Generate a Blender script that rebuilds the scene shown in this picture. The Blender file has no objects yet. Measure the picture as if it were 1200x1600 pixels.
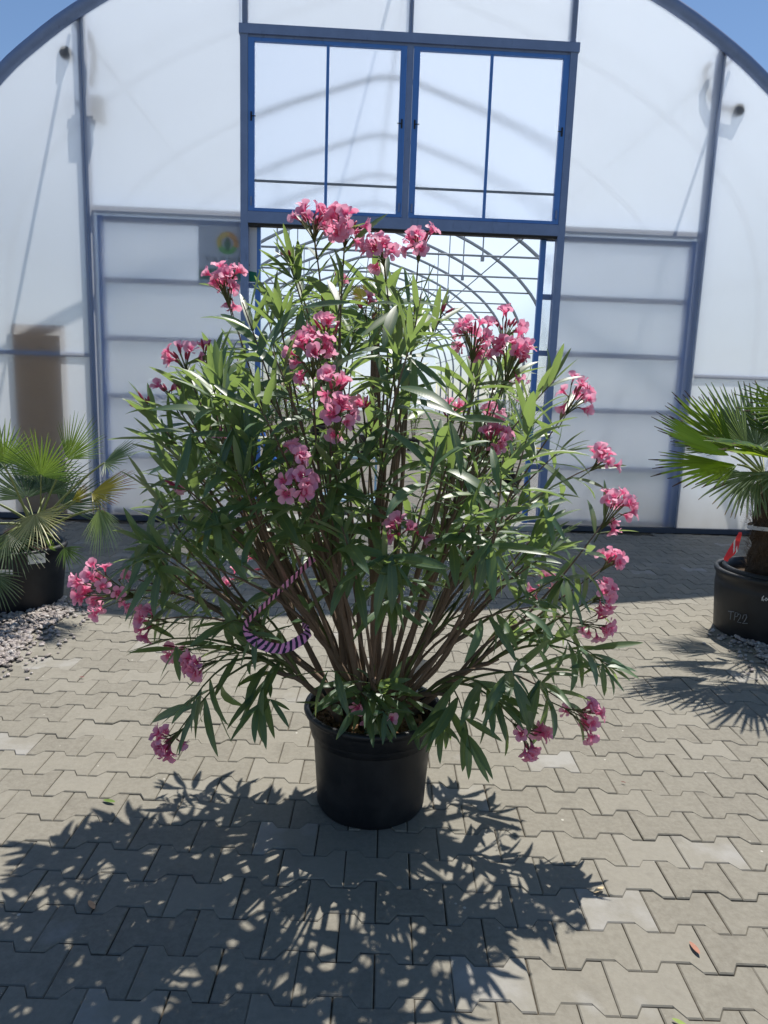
import bpy, math, random
import numpy as np
from mathutils import Vector, Matrix

# ------------------------------------------------------------------ camera, sky, sun, exposure
SC = bpy.context.scene
COL = SC.collection
F_PX = 1111.0                       # focal length in pixels of the 1200 x 1600 photograph
CAM_H = 1.48
def _basis(pitch, yaw, roll):
    p, y, r = map(math.radians, (pitch, yaw, roll))
    fwd = Vector((math.sin(y)*math.cos(p), math.cos(y)*math.cos(p), -math.sin(p)))
    r0 = Vector((math.cos(y), -math.sin(y), 0.0)); u0 = r0.cross(fwd)
    return r0*math.cos(r)+u0*math.sin(r), -r0*math.sin(r)+u0*math.cos(r), fwd
RT, UP, FW = _basis(10.0, 2.9, 1.9)
CP = Vector((0, 0, CAM_H))
cam = bpy.data.cameras.new('camera'); cam_o = bpy.data.objects.new('camera', cam); COL.objects.link(cam_o)
cam.sensor_fit = 'HORIZONTAL'; cam.sensor_width = 36.0; cam.lens = F_PX/1200*36.0
cam.clip_start = 0.05; cam.clip_end = 1000.0
m = Matrix((RT, UP, -FW)).transposed().to_4x4(); m.translation = CP
cam_o.matrix_world = m; SC.camera = cam_o

SUN_DIR = Vector((0.25, 0.51, 1.0)).normalized()      # towards the sun, from the shadows on the paving
sun_el = math.asin(SUN_DIR.z); sun_az = math.atan2(SUN_DIR.x, SUN_DIR.y)
w = bpy.data.worlds.new('World'); SC.world = w; w.use_nodes = True
nt = w.node_tree; nt.nodes.clear()
sky = nt.nodes.new('ShaderNodeTexSky'); sky.sky_type = 'NISHITA'; sky.sun_disc = False
sky.sun_elevation = sun_el; sky.sun_rotation = sun_az
sky.air_density = 1.0; sky.dust_density = 0.0; sky.ozone_density = 4.0
bg = nt.nodes.new('ShaderNodeBackground'); bg.inputs['Strength'].default_value = 0.082
out = nt.nodes.new('ShaderNodeOutputWorld')
nt.links.new(sky.outputs['Color'], bg.inputs['Color']); nt.links.new(bg.outputs['Background'], out.inputs['Surface'])
sl = bpy.data.lights.new('sun', 'SUN'); sl.energy = 4.8; sl.angle = math.radians(0.53); sl.color = (1.0, 0.955, 0.88)
so = bpy.data.objects.new('sun', sl); COL.objects.link(so); so.location = (3, 6, 12)
so.rotation_euler = (-SUN_DIR).to_track_quat('-Z', 'Y').to_euler()
SC.view_settings.view_transform = 'Standard'; SC.view_settings.look = 'None'
SC.view_settings.gamma = 1.0; SC.view_settings.use_curve_mapping = False
SC.view_settings.exposure = 0.44
SC.cycles.use_denoising = True; SC.cycles.denoiser = 'OPENIMAGEDENOISE'
SC.cycles.max_bounces = 12; SC.cycles.diffuse_bounces = 5; SC.cycles.transmission_bounces = 10; SC.cycles.glossy_bounces = 4
SC.cycles.transparent_max_bounces = 8; SC.cycles.caustics_refractive = True; SC.cycles.caustics_reflective = False
SC.cycles.sample_clamp_indirect = 6.0

random.seed(7); rng = np.random.default_rng(7)
U = random.uniform
def ray(x, y): return RT*((x-600)/F_PX) - UP*((y-800)/F_PX) + FW
def at(x, y, Y):                    # photo pixel -> point at world depth Y
    d = ray(x, y); return CP + d*(Y/d.y)
def gnd(x, y, z=0.0):
    d = ray(x, y); return CP + d*((z-CAM_H)/d.z)
def proj(P):
    v = Vector(P)-CP; k = v.dot(FW)
    return (600+F_PX*v.dot(RT)/k, 800-F_PX*v.dot(UP)/k, k)

# ------------------------------------------------------------------ mesh helpers
class MB:
    def __init__(s): s.v = []; s.f = []; s.uv = []; s.r = []; s.mi = []
    def add(s, vs, fs, uvs=None, rnd=0.0, mi=0):
        o = len(s.v); s.v.extend([tuple(p) for p in vs]); s.f.extend([tuple(i+o for i in f) for f in fs])
        s.uv.extend(uvs if uvs else [(0.0, 0.0)]*len(vs)); s.r.extend([rnd]*len(vs)); s.mi.extend([mi]*len(fs))
        return s
    def box(s, a, b, rnd=0.0, mi=0):
        x0, y0, z0 = a; x1, y1, z1 = b
        vs = [(x0,y0,z0),(x1,y0,z0),(x1,y1,z0),(x0,y1,z0),(x0,y0,z1),(x1,y0,z1),(x1,y1,z1),(x0,y1,z1)]
        return s.add(vs, [(3,2,1,0),(4,5,6,7),(0,1,5,4),(1,2,6,5),(2,3,7,6),(3,0,4,7)], None, rnd, mi)
    def tube(s, pts, rad, n=6, cap=True, rnd=0.0, mi=0, flat=None):
        pts = [Vector(p) for p in pts]
        if not hasattr(rad, '__len__'): rad = [rad]*len(pts)
        vs = []; uvs = []; fs = []
        ref = None; L = 0.0
        for i, p in enumerate(pts):
            t = (pts[min(i+1, len(pts)-1)]-pts[max(i-1, 0)])
            t = t.normalized() if t.length > 1e-9 else Vector((0,0,1))
            if ref is None:
                ref = Vector((0,0,1)) if abs(t.z) < 0.9 else Vector((1,0,0))
            a = (ref - t*ref.dot(t)).normalized(); b = t.cross(a); ref = a
            if i: L += (p-pts[i-1]).length
            for k in range(n):
                q = 2*math.pi*k/n
                vs.append(p + a*(math.cos(q)*rad[i]) + b*(math.sin(q)*rad[i]*(flat or 1.0))); uvs.append((k/n, L))
        for i in range(len(pts)-1):
            for k in range(n):
                k2 = (k+1) % n
                fs.append((i*n+k, i*n+k2, (i+1)*n+k2, (i+1)*n+k))
        if cap: fs.append(tuple(range(n-1, -1, -1))); fs.append(tuple((len(pts)-1)*n+k for k in range(n)))
        return s.add(vs, fs, uvs, rnd, mi)
    def lathe(s, prof, c=(0,0,0), n=40, mi=0):
        vs = []; fs = []; uvs = []
        for j, (r, z) in enumerate(prof):
            for k in range(n):
                q = 2*math.pi*k/n; vs.append((c[0]+r*math.cos(q), c[1]+r*math.sin(q), c[2]+z)); uvs.append((k/n, z))
        for j in range(len(prof)-1):
            for k in range(n):
                k2 = (k+1) % n; fs.append((j*n+k, j*n+k2, (j+1)*n+k2, (j+1)*n+k))
        return s.add(vs, fs, uvs, 0.0, mi)
    def slab(s, pts, y0, y1, mi=0):   # polygon in XZ (counter-clockwise seen from -Y) extruded along Y
        n = len(pts)
        vs = [(x, y0, z) for x, z in pts] + [(x, y1, z) for x, z in pts]
        fs = [tuple(range(n)), tuple(range(2*n-1, n-1, -1))] + [(k, n+k, n+(k+1) % n, (k+1) % n) for k in range(n)]
        return s.add(vs, fs, None, 0.0, mi)
    def mesh(s, name, mats, smooth=False):
        me = bpy.data.meshes.new(name); me.from_pydata(s.v, [], s.f)
        for mt in (mats if isinstance(mats, (list, tuple)) else [mats]): me.materials.append(mt)
        uvl = me.uv_layers.new(name='UVMap'); li = np.empty(len(me.loops), dtype=np.int32); me.loops.foreach_get('vertex_index', li)
        uvl.data.foreach_set('uv', np.asarray(s.uv, dtype=np.float32)[li].ravel())
        at_ = me.attributes.new('rnd', 'FLOAT', 'POINT'); at_.data.foreach_set('value', np.asarray(s.r, dtype=np.float32))
        if any(s.mi): me.polygons.foreach_set('material_index', np.asarray(s.mi, dtype=np.int32))
        if smooth: me.polygons.foreach_set('use_smooth', np.ones(len(me.polygons), dtype=bool))
        me.update(); return me
    def build(s, name, mats, parent=None, smooth=False, **kw):
        return link(name, s.mesh(name, mats, smooth), parent, **kw)

def link(name, me, parent=None, label=None, cat=None, group=None, kind=None):
    o = bpy.data.objects.new(name, me); COL.objects.link(o)
    if parent is not None: o.parent = parent
    return tag(o, label, cat, group, kind)
def tag(o, label=None, cat=None, group=None, kind=None):
    for k, v in (('label', label), ('category', cat), ('group', group), ('kind', kind)):
        if v: o[k] = v
    return o
def thing(name, label, cat, loc=(0,0,0), group=None):
    o = bpy.data.objects.new(name, None); COL.objects.link(o); o.location = loc; o.empty_display_size = 0.1
    return tag(o, label, cat, group)
def keep(o, root):                   # child meshes are written in world coordinates; cancel the root's location
    o.matrix_parent_inverse = Matrix.Translation(root.location).inverted(); return o
def part(mb, name, mats, root, smooth=False, **kw):
    o = mb.build(name, mats, root, smooth, **kw)
    if root.type == 'EMPTY': keep(o, root)
    elif root.parent is not None: o.matrix_parent_inverse = Matrix.Translation(root.parent.location).inverted() if False else Matrix.Identity(4)
    return o
def bez(p0, p1, p2, n=8):
    return [p0*(1-t)**2 + p1*(2*t*(1-t)) + p2*t*t for t in [i/n for i in range(n+1)]]
def rvec():
    while True:
        v = Vector((U(-1,1), U(-1,1), U(-1,1)))
        if 0.05 < v.length < 1: return v.normalized()

# ------------------------------------------------------------------ materials
class NT:
    def __init__(s, name):
        s.m = bpy.data.materials.new(name); s.m.use_nodes = True; s.t = s.m.node_tree; s.t.nodes.clear()
        s.out = s.n('ShaderNodeOutputMaterial')
    def n(s, typ, **kw):
        nd = s.t.nodes.new(typ)
        for k, v in kw.items():
            if k.startswith('_'): setattr(nd, k[1:], v)
        return nd
    def l(s, a, b): s.t.links.new(a, b)
    def val(s, sock, v):
        if hasattr(v, 'is_linked') or isinstance(v, bpy.types.NodeSocket): s.l(v, sock)
        else:
            if hasattr(v, '__len__') and len(v) == 3 and sock.type == 'RGBA': v = (*v, 1)
            sock.default_value = v
    def math(s, op, a, b=0.0, c=None):
        n = s.n('ShaderNodeMath', _operation=op); s.val(n.inputs[0], a); s.val(n.inputs[1], b)
        if c is not None: s.val(n.inputs[2], c)
        return n.outputs[0]
    def mix(s, f, a, b, blend='MIX'):
        n = s.n('ShaderNodeMix', _data_type='RGBA', _blend_type=blend)
        s.val(n.inputs[0], f); s.val(n.inputs[6], a); s.val(n.inputs[7], b); return n.outputs[2]
    def ramp(s, f, stops, interp='LINEAR'):
        n = s.n('ShaderNodeValToRGB'); n.color_ramp.interpolation = interp
        e = n.color_ramp.elements
        while len(e) > 1: e.remove(e[-1])
        for i, (p, c) in enumerate(stops):
            el = e[0] if i == 0 else e.new(p)
            el.position = p; el.color = (*c, 1) if hasattr(c, '__len__') else (c, c, c, 1)
        s.val(n.inputs[0], f); return n.outputs['Color']
    def noise(s, vec=None, scale=5.0, detail=4.0, rough=0.55):
        n = s.n('ShaderNodeTexNoise'); n.inputs['Scale'].default_value = scale; n.inputs['Detail'].default_value = detail; n.inputs['Roughness'].default_value = rough
        if vec is not None: s.l(vec, n.inputs['Vector'])
        return n.outputs['Fac']
    def pos(s): return s.n('ShaderNodeNewGeometry').outputs['Position']
    def obj(s): return s.n('ShaderNodeTexCoord').outputs['Object']
    def scaled(s, v, sc):
        n = s.n('ShaderNodeMapping'); n.inputs['Scale'].default_value = sc; s.l(v, n.inputs['Vector']); return n.outputs[0]
    def uv(s):
        n = s.n('ShaderNodeSeparateXYZ'); s.l(s.n('ShaderNodeUVMap').outputs[0], n.inputs[0]); return n.outputs[0], n.outputs[1]
    def attr(s, name='rnd'):
        n = s.n('ShaderNodeAttribute'); n.attribute_name = name; return n.outputs['Fac']
    def rnd(s):
        return s.math('FRACT', s.math('ADD', s.attr(), s.n('ShaderNodeObjectInfo').outputs['Random']))
    def bump(s, h, strength=0.3, dist=0.01):
        n = s.n('ShaderNodeBump'); n.inputs['Strength'].default_value = strength; n.inputs['Distance'].default_value = dist
        s.l(h, n.inputs['Height']); return n.outputs[0]
    def bsdf(s, color, rough=0.6, spec=0.5, metal=0.0, normal=None):
        n = s.n('ShaderNodeBsdfPrincipled'); s.val(n.inputs['Base Color'], color); s.val(n.inputs['Roughness'], rough)
        n.inputs['Specular IOR Level'].default_value = spec; n.inputs['Metallic'].default_value = metal
        if normal is not None: s.l(normal, n.inputs['Normal'])
        return n.outputs[0]
    def shmix(s, f, a, b):
        n = s.n('ShaderNodeMixShader'); s.val(n.inputs[0], f); s.l(a, n.inputs[1]); s.l(b, n.inputs[2]); return n.outputs[0]
    def transl(s, color, normal=None):
        n = s.n('ShaderNodeBsdfTranslucent'); s.val(n.inputs['Color'], color); return n.outputs[0]
    def done(s, sh): s.l(sh, s.out.inputs['Surface']); return s.m

def simple(name, col, rough=0.6, spec=0.5, metal=0.0, vary=0.15, scale=12.0, bump=0.0):
    k = NT(name); n = k.noise(k.obj(), scale, 5)
    c = k.mix(n, tuple(x*(1-vary) for x in col), tuple(min(1, x*(1+vary)) for x in col))
    nm = k.bump(k.noise(k.obj(), scale*6, 4), bump, 0.004) if bump else None
    return k.done(k.bsdf(c, rough, spec, metal, nm))

def mat_paver():
    k = NT('concrete_paver'); p = k.pos(); r = k.rnd()
    base = k.ramp(r, [(0, (0.175,0.160,0.130)), (0.5, (0.205,0.190,0.155)), (0.85, (0.235,0.218,0.180)), (1, (0.26,0.245,0.21))])
    n1 = k.noise(p, 1.3, 5); n2 = k.noise(p, 55, 6, 0.7); n3 = k.noise(p, 9, 4)
    c = k.mix(k.math('MULTIPLY', n1, 0.5), base, (0.16,0.145,0.115))
    c = k.mix(k.ramp(n2, [(0.38, 0.0), (0.62, 0.45)]), c, (0.27,0.255,0.215))
    c = k.mix(k.ramp(n3, [(0.55, 0.0), (0.75, 0.40)]), c, (0.13,0.118,0.098))
    c = k.mix(k.ramp(k.noise(p, 22, 5, 0.7), [(0.45, 0.0), (0.70, 0.30)]), c, (0.27,0.25,0.205))
    st = k.ramp(k.noise(p, 2.1, 3), [(0.66, 0.0), (0.71, 0.55)])        # pale lime bloom on a few stones
    sel = k.ramp(r, [(0.955, 0.0), (0.965, 1.0)])
    c = k.mix(k.math('MULTIPLY', st, 0.5), c, (0.40,0.40,0.40))
    c = k.mix(k.math('MULTIPLY', sel, k.ramp(k.noise(p, 5.5, 5), [(0.42, 0.0), (0.62, 0.45)])), c, (0.36,0.355,0.35))
    v = k.n('ShaderNodeTexVoronoi'); v.inputs['Scale'].default_value = 15.0; k.l(p, v.inputs['Vector'])
    sp = k.math('LESS_THAN', v.outputs['Distance'], 0.07)
    sp = k.math('MULTIPLY', sp, k.ramp(k.noise(p, 4.7, 2), [(0.56, 0.0), (0.62, 0.7)]))
    c = k.mix(sp, c, (0.55,0.53,0.47))
    nm = k.bump(k.math('ADD', k.math('MULTIPLY', n2, 0.8), n3), 0.35, 0.003)
    return k.done(k.bsdf(c, 0.88, 0.3, 0, nm))
def mat_sand():
    k = NT('joint_sand'); p = k.pos()
    c = k.ramp(k.noise(p, 30, 6, 0.7), [(0.3, (0.035,0.030,0.022)), (0.7, (0.12,0.10,0.075))])
    g = k.ramp(k.noise(p, 1.7, 3), [(0.6, 0.0), (0.72, 0.5)])
    c = k.mix(g, c, (0.035,0.045,0.018))
    return k.done(k.bsdf(c, 0.95, 0.2, 0, k.bump(k.noise(p, 160, 3), 0.5, 0.003)))
def mat_ground(name, a, b, scale=3.0, fine=80):
    k = NT(name); p = k.pos()
    c = k.mix(k.noise(p, scale, 6), a, b); c = k.mix(k.ramp(k.noise(p, fine, 4, 0.7), [(0.4, 0.0), (0.6, 0.5)]), c, tuple(x*0.45 for x in a))
    return k.done(k.bsdf(c, 0.95, 0.2, 0, k.bump(k.noise(p, fine, 4, 0.7), 0.6, 0.01)))
def mat_stone():
    k = NT('gravel_stone'); r = k.rnd()
    c = k.ramp(r, [(0, (0.20,0.175,0.155)), (0.35, (0.33,0.29,0.26)), (0.6, (0.42,0.37,0.34)), (0.8, (0.28,0.24,0.23)), (1, (0.52,0.49,0.46))])
    return k.done(k.bsdf(c, 0.85, 0.3))
def mat_film(name, glass=0.42, rough=0.45, ior=1.4, flute=False, tint=(0.90,0.94,0.97), dirt=0.12, clear=0.0):
    k = NT(name); p = k.pos()
    g = k.n('ShaderNodeBsdfGlass'); g.inputs['Roughness'].default_value = rough; g.inputs['IOR'].default_value = ior
    k.val(g.inputs['Color'], (0.97,0.98,1.0))
    if flute:
        wv = k.n('ShaderNodeTexWave'); wv.bands_direction = 'X'; wv.inputs['Scale'].default_value = 28.0; wv.inputs['Distortion'].default_value = 0.6
        wv.inputs['Detail'].default_value = 1.0
        k.l(k.scaled(p, (1,1,0.05)), wv.inputs['Vector']); k.l(k.bump(wv.outputs['Fac'], 0.35, 0.003), g.inputs['Normal'])
    dn = k.noise(k.scaled(p, (0.6,1,0.35)), 1.6, 5, 0.6)
    tc = k.mix(k.math('MULTIPLY', dn, dirt*2), tint, tuple(x*0.72 for x in tint))
    z = k.n('ShaderNodeSeparateXYZ'); k.l(p, z.inputs[0])
    low = k.math('MULTIPLY', k.ramp(z.outputs[2], [(0.0, 1.0), (0.45, 0.0)]), k.noise(k.scaled(p, (3,1,1)), 2.0, 5, 0.7))   # splashed dirt along the ground
    tc = k.mix(k.math('MULTIPLY', low, 0.7), tc, (0.50,0.45,0.36))
    tr = k.transl(tc); df = k.n('ShaderNodeBsdfDiffuse'); k.val(df.inputs['Color'], tc)
    a = k.shmix(0.12, tr, df.outputs[0]); gl = k.shmix(glass, a, g.outputs[0])
    if clear: gl = k.shmix(clear, gl, k.n('ShaderNodeBsdfTransparent').outputs[0])
    return k.done(gl)
def mat_roof():
    k = NT('roof_film'); p = k.pos()
    n = k.noise(k.scaled(p, (1,0.3,1)), 1.2, 5)
    c = k.mix(k.math('MULTIPLY', n, 0.35), (0.81,0.875,0.945), (0.68,0.75,0.82))
    df = k.n('ShaderNodeBsdfDiffuse'); k.val(df.inputs['Color'], c)
    return k.done(k.shmix(0.42, k.shmix(0.20, k.transl(c), df.outputs[0]), k.n('ShaderNodeBsdfTransparent').outputs[0]))
def mat_leaf(name, front, back, trans, tf=0.30, rough=0.36, rib=(0.16,0.22,0.07), ribw=0.05, yellow=True):
    k = NT(name); u, v = k.uv(); r = k.attr(); r2 = k.n('ShaderNodeObjectInfo').outputs['Random']
    rr = k.math('FRACT', k.math('ADD', r, r2))
    hue = k.ramp(rr, [(0, tuple(x*0.72 for x in front)), (0.5, front), (0.9, tuple(x*1.35 for x in front)), (1.0, (front[0]*2.2, front[1]*1.6, front[2]*0.9))])
    bk = k.n('ShaderNodeNewGeometry').outputs['Backfacing']
    c = k.mix(bk, hue, back)
    au = k.math('ABSOLUTE', k.math('SUBTRACT', u, 0.5))
    c = k.mix(k.math('MULTIPLY', k.math('LESS_THAN', au, ribw), 0.75), c, rib)
    vein = k.math('SINE', k.math('MULTIPLY', k.math('SUBTRACT', v, k.math('MULTIPLY', au, 0.16)), 240.0))
    nm = k.bump(vein, 0.10, 0.0006)
    tcol = trans
    if yellow:
        yl = k.math('GREATER_THAN', rr, 0.9965); c = k.mix(yl, c, (0.32,0.28,0.06)); tcol = k.mix(yl, trans, (0.55,0.40,0.05))
    sh = k.shmix(tf, k.bsdf(c, rough, 0.85, 0, nm), k.transl(tcol))
    return k.done(sh)
def mat_petal(name, a, b, throat):
    k = NT(name); u, v = k.uv(); rr = k.rnd()
    c = k.mix(rr, a, b); c = k.mix(k.ramp(v, [(0.10, 1.0), (0.42, 0.0)]), c, throat)
    c = k.mix(k.ramp(v, [(0.75, 0.0), (1.0, 0.35)]), c, (0.92,0.52,0.69))
    sh = k.shmix(0.42, k.bsdf(c, 0.55, 0.3), k.transl(c)); return k.done(sh)
def mat_palm(name, a, b, trans, tip=(0.16,0.09,0.04), tip0=0.93, tf=0.34):
    k = NT(name); u, v = k.uv(); r = k.attr()
    c = k.mix(k.math('ADD', k.math('MULTIPLY', r, 1.5), -0.25), tuple(x*0.8 for x in a), tuple(x*1.15 for x in b)); st = k.math('SINE', k.math('MULTIPLY', u, 40.0)); c = k.mix(k.math('MULTIPLY', k.math('ABSOLUTE', st), 0.25), c, b)
    tm = k.ramp(k.math('ADD', v, k.math('MULTIPLY', k.math('SUBTRACT', r, 0.5), 0.10)), [(tip0, 0.0), (min(0.999, tip0+0.03), 1.0)])
    c = k.mix(tm, c, tip); t2 = k.mix(tm, trans, tip)
    return k.done(k.shmix(tf, k.bsdf(c, 0.42, 0.5), k.transl(t2)))
def mat_bark(name, a, b, stretch=(1,1,0.15), scale=60, bump=0.6):
    k = NT(name); o = k.obj(); n = k.noise(k.scaled(o, stretch), scale, 6, 0.65); n2 = k.noise(o, 18, 4)
    c = k.mix(n, a, b); c = k.mix(k.math('MULTIPLY', n2, 0.4), c, tuple(x*0.6 for x in a))
    return k.done(k.bsdf(c, 0.85, 0.25, 0, k.bump(n, bump, 0.004)))
def mat_pot(name, col=(0.006,0.0075,0.011)):
    k = NT(name); o = k.obj(); n = k.noise(o, 7, 6, 0.65); n2 = k.noise(k.scaled(o, (1,1,0.25)), 40, 4)
    c = k.mix(k.ramp(n, [(0.45, 0.0), (0.75, 0.4)]), col, (0.045,0.045,0.046))
    c = k.mix(k.math('MULTIPLY', n2, 0.08), c, (0.10,0.09,0.08))
    return k.done(k.bsdf(c, k.ramp(n, [(0.3, 0.36), (0.7, 0.62)]), 0.45, 0, k.bump(n2, 0.12, 0.002)))
def mat_metal(name, col, rough=0.42, wear=0.25):
    k = NT(name); o = k.pos(); n = k.noise(o, 6, 6, 0.7); n2 = k.noise(k.scaled(o, (1,1,0.2)), 25, 4)
    c = k.mix(k.ramp(n, [(0.45, 0.0), (0.8, wear)]), col, tuple(min(1, x*1.6+0.05) for x in col))
    c = k.mix(k.ramp(n2, [(0.62, 0.0), (0.75, 0.5)]), c, tuple(x*0.55 for x in col))
    return k.done(k.bsdf(c, rough, 0.5, 0.0, k.bump(n, 0.08, 0.003)))
def mat_stripes():
    k = NT('striped_ribbon'); u, v = k.uv()
    s_ = k.math('FRACT', k.math('ADD', k.math('MULTIPLY', v, 55.0), k.math('MULTIPLY', u, 0.7)))
    c = k.mix(k.math('GREATER_THAN', s_, 0.52), (0.80,0.30,0.55), (0.008,0.006,0.010))
    return k.done(k.bsdf(c, 0.28, 0.6))
def mat_tape():
    k = NT('red_white_tape'); u, v = k.uv(); s_ = k.math('FRACT', k.math('ADD', k.math('MULTIPLY', v, 7.0), k.math('MULTIPLY', u, 0.5)))
    c = k.mix(k.math('GREATER_THAN', s_, 0.84), (0.80,0.05,0.06), (0.8,0.78,0.78))
    return k.done(k.shmix(0.3, k.bsdf(c, 0.35, 0.5), k.transl(c)))

M = {}
M['paver'] = mat_paver(); M['sand'] = mat_sand()
M['ground'] = mat_ground('yard_ground', (0.15,0.14,0.12), (0.21,0.195,0.165))
M['inside'] = mat_ground('packed_gravel_floor', (0.25,0.225,0.19), (0.34,0.305,0.26), 4.0, 60)
M['bed'] = mat_ground('gravel_bed', (0.10,0.09,0.08), (0.18,0.16,0.145), 9.0, 70)
M['stone'] = mat_stone()
M['film'] = mat_film('frosted_film', 0.44, 0.42, 1.38, False, (0.93,0.96,0.99), 0.10, 0.20)
M['door_film'] = mat_film('clear_door_film', 0.90, 0.20, 1.2, False, (0.95,0.97,0.99), 0.05)
M['poly'] = mat_film('twin_wall_sheet', 0.76, 0.16, 1.18, True, (0.86,0.91,0.98), 0.06)
M['roof'] = mat_roof()
M['frame'] = mat_metal('dull_blue_steel', (0.17,0.24,0.42), 0.45)
M['blue'] = mat_metal('bright_blue_steel', (0.065,0.20,0.56), 0.38, 0.15)
M['pipe'] = mat_metal('galvanised_pipe', (0.20,0.23,0.27), 0.5)
M['black'] = simple('black_rubber', (0.012,0.012,0.014), 0.6)
M['hose'] = simple('grey_hose', (0.13,0.12,0.13), 0.6)
M['concrete'] = simple('sill_concrete', (0.42,0.40,0.36), 0.9, 0.3, 0, 0.2, 9, 0.4)
M['board'] = simple('brown_board', (0.55,0.30,0.13), 0.8, 0.3, 0, 0.2, 3)
M['pot'] = mat_pot('black_plastic'); M['soil'] = mat_ground('potting_soil', (0.035,0.024,0.016), (0.11,0.075,0.05), 30, 120)
M['chip'] = simple('bark_chip', (0.22,0.13,0.07), 0.9, 0.2, 0, 0.5, 40)
M['leaf'] = mat_leaf('oleander_leaf', (0.055,0.118,0.064), (0.14,0.19,0.11), (0.32,0.46,0.11), 0.36, 0.43)
M['shrub'] = mat_leaf('shrub_leaf', (0.05,0.11,0.03), (0.09,0.15,0.05), (0.22,0.36,0.05), 0.35, 0.45)
M['petal'] = mat_petal('pink_petal', (0.86,0.34,0.50), (0.90,0.47,0.62), (0.78,0.13,0.30))
M['bud'] = simple('dark_pink_bud', (0.42,0.05,0.11), 0.5, 0.4, 0, 0.3, 60)
M['calyx'] = simple('calyx', (0.16,0.06,0.04), 0.6)
M['shoot'] = mat_bark('green_shoot', (0.10,0.13,0.045), (0.16,0.17,0.07), (1,1,0.2), 80, 0.2)
M['stem'] = mat_bark('oleander_bark', (0.13,0.085,0.060), (0.27,0.20,0.15), (1,1,0.12), 70, 0.6)
M['stripes'] = mat_stripes(); M['tape'] = mat_tape()
M['ink'] = simple('dark_ink', (0.03,0.04,0.12), 0.6); M['chalk'] = simple('white_marker', (0.78,0.78,0.76), 0.8)
M['dullchalk'] = simple('faded_marker', (0.22,0.23,0.25), 0.8)
M['card'] = simple('white_card', (0.80,0.80,0.78), 0.6, 0.4, 0, 0.04)
k_ = NT('clear_tag'); g_ = k_.n('ShaderNodeBsdfTransparent'); M['tag'] = k_.done(k_.shmix(0.45, k_.bsdf((0.8,0.8,0.82), 0.25, 0.6), k_.shmix(0.5, g_.outputs[0], k_.transl((0.8,0.8,0.82)))))
M['palm'] = mat_palm('palm_green', (0.055,0.12,0.035), (0.12,0.19,0.055), (0.28,0.42,0.06), (0.2,0.14,0.07), 0.95, 0.30)
M['palm_grey'] = mat_palm('palm_grey_green', (0.075,0.125,0.07), (0.17,0.22,0.14), (0.28,0.40,0.11), (0.25,0.2,0.12), 0.95)
M['palm_pale'] = mat_palm('palm_pale', (0.36,0.37,0.16), (0.50,0.48,0.24), (0.50,0.50,0.16), (0.22,0.13,0.06), 0.92)
M['palm_yellow'] = mat_palm('palm_yellow', (0.24,0.24,0.04), (0.36,0.30,0.05), (0.55,0.50,0.06), (0.30,0.13,0.04), 0.72)
M['palm_brown_tip'] = mat_palm('palm_green_brown_tips', (0.06,0.13,0.02), (0.11,0.19,0.025), (0.42,0.58,0.03), (0.07,0.035,0.02), 0.90, 0.40)
M['petiole'] = simple('petiole', (0.20,0.23,0.07), 0.5); M['fibre'] = mat_bark('trunk_fibre', (0.035,0.022,0.014), (0.12,0.08,0.05), (1,1,0.3), 50, 0.9)
M['hair'] = simple('palm_hair', (0.10,0.065,0.04), 0.9)

# ------------------------------------------------------------------ ground and paving
link('ground', MB().add([(-60,-40,-0.06),(60,-40,-0.06),(60,120,-0.06),(-60,120,-0.06)], [(0,1,2,3)]).mesh('ground', M['ground']), kind='structure')
D = 7.5                               # greenhouse front wall, 7.5 m from the camera
XC = 0.488                            # its centre line
pave = MB().add([(-8,0.2,-0.0065),(9,0.2,-0.0065),(9,D-0.03,-0.0065),(-8,D-0.03,-0.0065)], [(0,1,2,3)]).build('pavement', M['sand'], kind='structure')
PL, PP, HE, HM = 0.2, 0.139, 0.1715, 0.1065
def paver_outline(g):
    e, q = HE/2-g, HM/2-g; l = PL/2-g
    h = [(-l,-e),(-0.060,-e),(-0.038,-q),(0.038,-q),(0.060,-e),(l,-e)]
    return h + [(-x,-y) for x, y in h]
def paver_geo():
    rings = [(paver_outline(0.0050), 0.0), (paver_outline(0.0015), -0.0030), (paver_outline(0.0011), -0.012)]
    vs = [(x, y, z) for o, z in rings for x, y in o]; n = 12
    fs = [tuple(range(n))] + [(j*n+k, (j+1)*n+k, (j+1)*n+(k+1) % n, j*n+(k+1) % n) for j in range(2) for k in range(n)]
    return vs, fs
PV, PF_ = paver_geo()
YAW = math.radians(-2.9); ex = Vector((math.cos(YAW), math.sin(YAW), 0)); ey = Vector((-math.sin(YAW), math.cos(YAW), 0))
P0 = gnd(1015, 1422) + ex*(PL/2)
cells = []
for j in range(-16, 46):
    for i in range(-60, 60):
        p = P0 + ex*(PL*(i + 0.5*(j % 2))) + ey*(PP*j)
        if p.y < 0.45 or p.y > D-0.11 or p.x < -6.5 or p.x > 7.5: continue
        cells.append(p)
def in_view(p):
    x, y, k = proj(p); return k > 0.3 and -70 < x < 1270 and y < 1680
vis = sorted([p for p in cells if in_view(p)], key=lambda p: (p-CP).length)[:300]
vis_set = set(id(p) for p in vis)
pm = [MB().add(PV, PF_, None, r).mesh('paver', M['paver']) for r in (0.1, 0.4, 0.7)]
field = MB(); PVa = [Vector(v) for v in PV]
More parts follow.
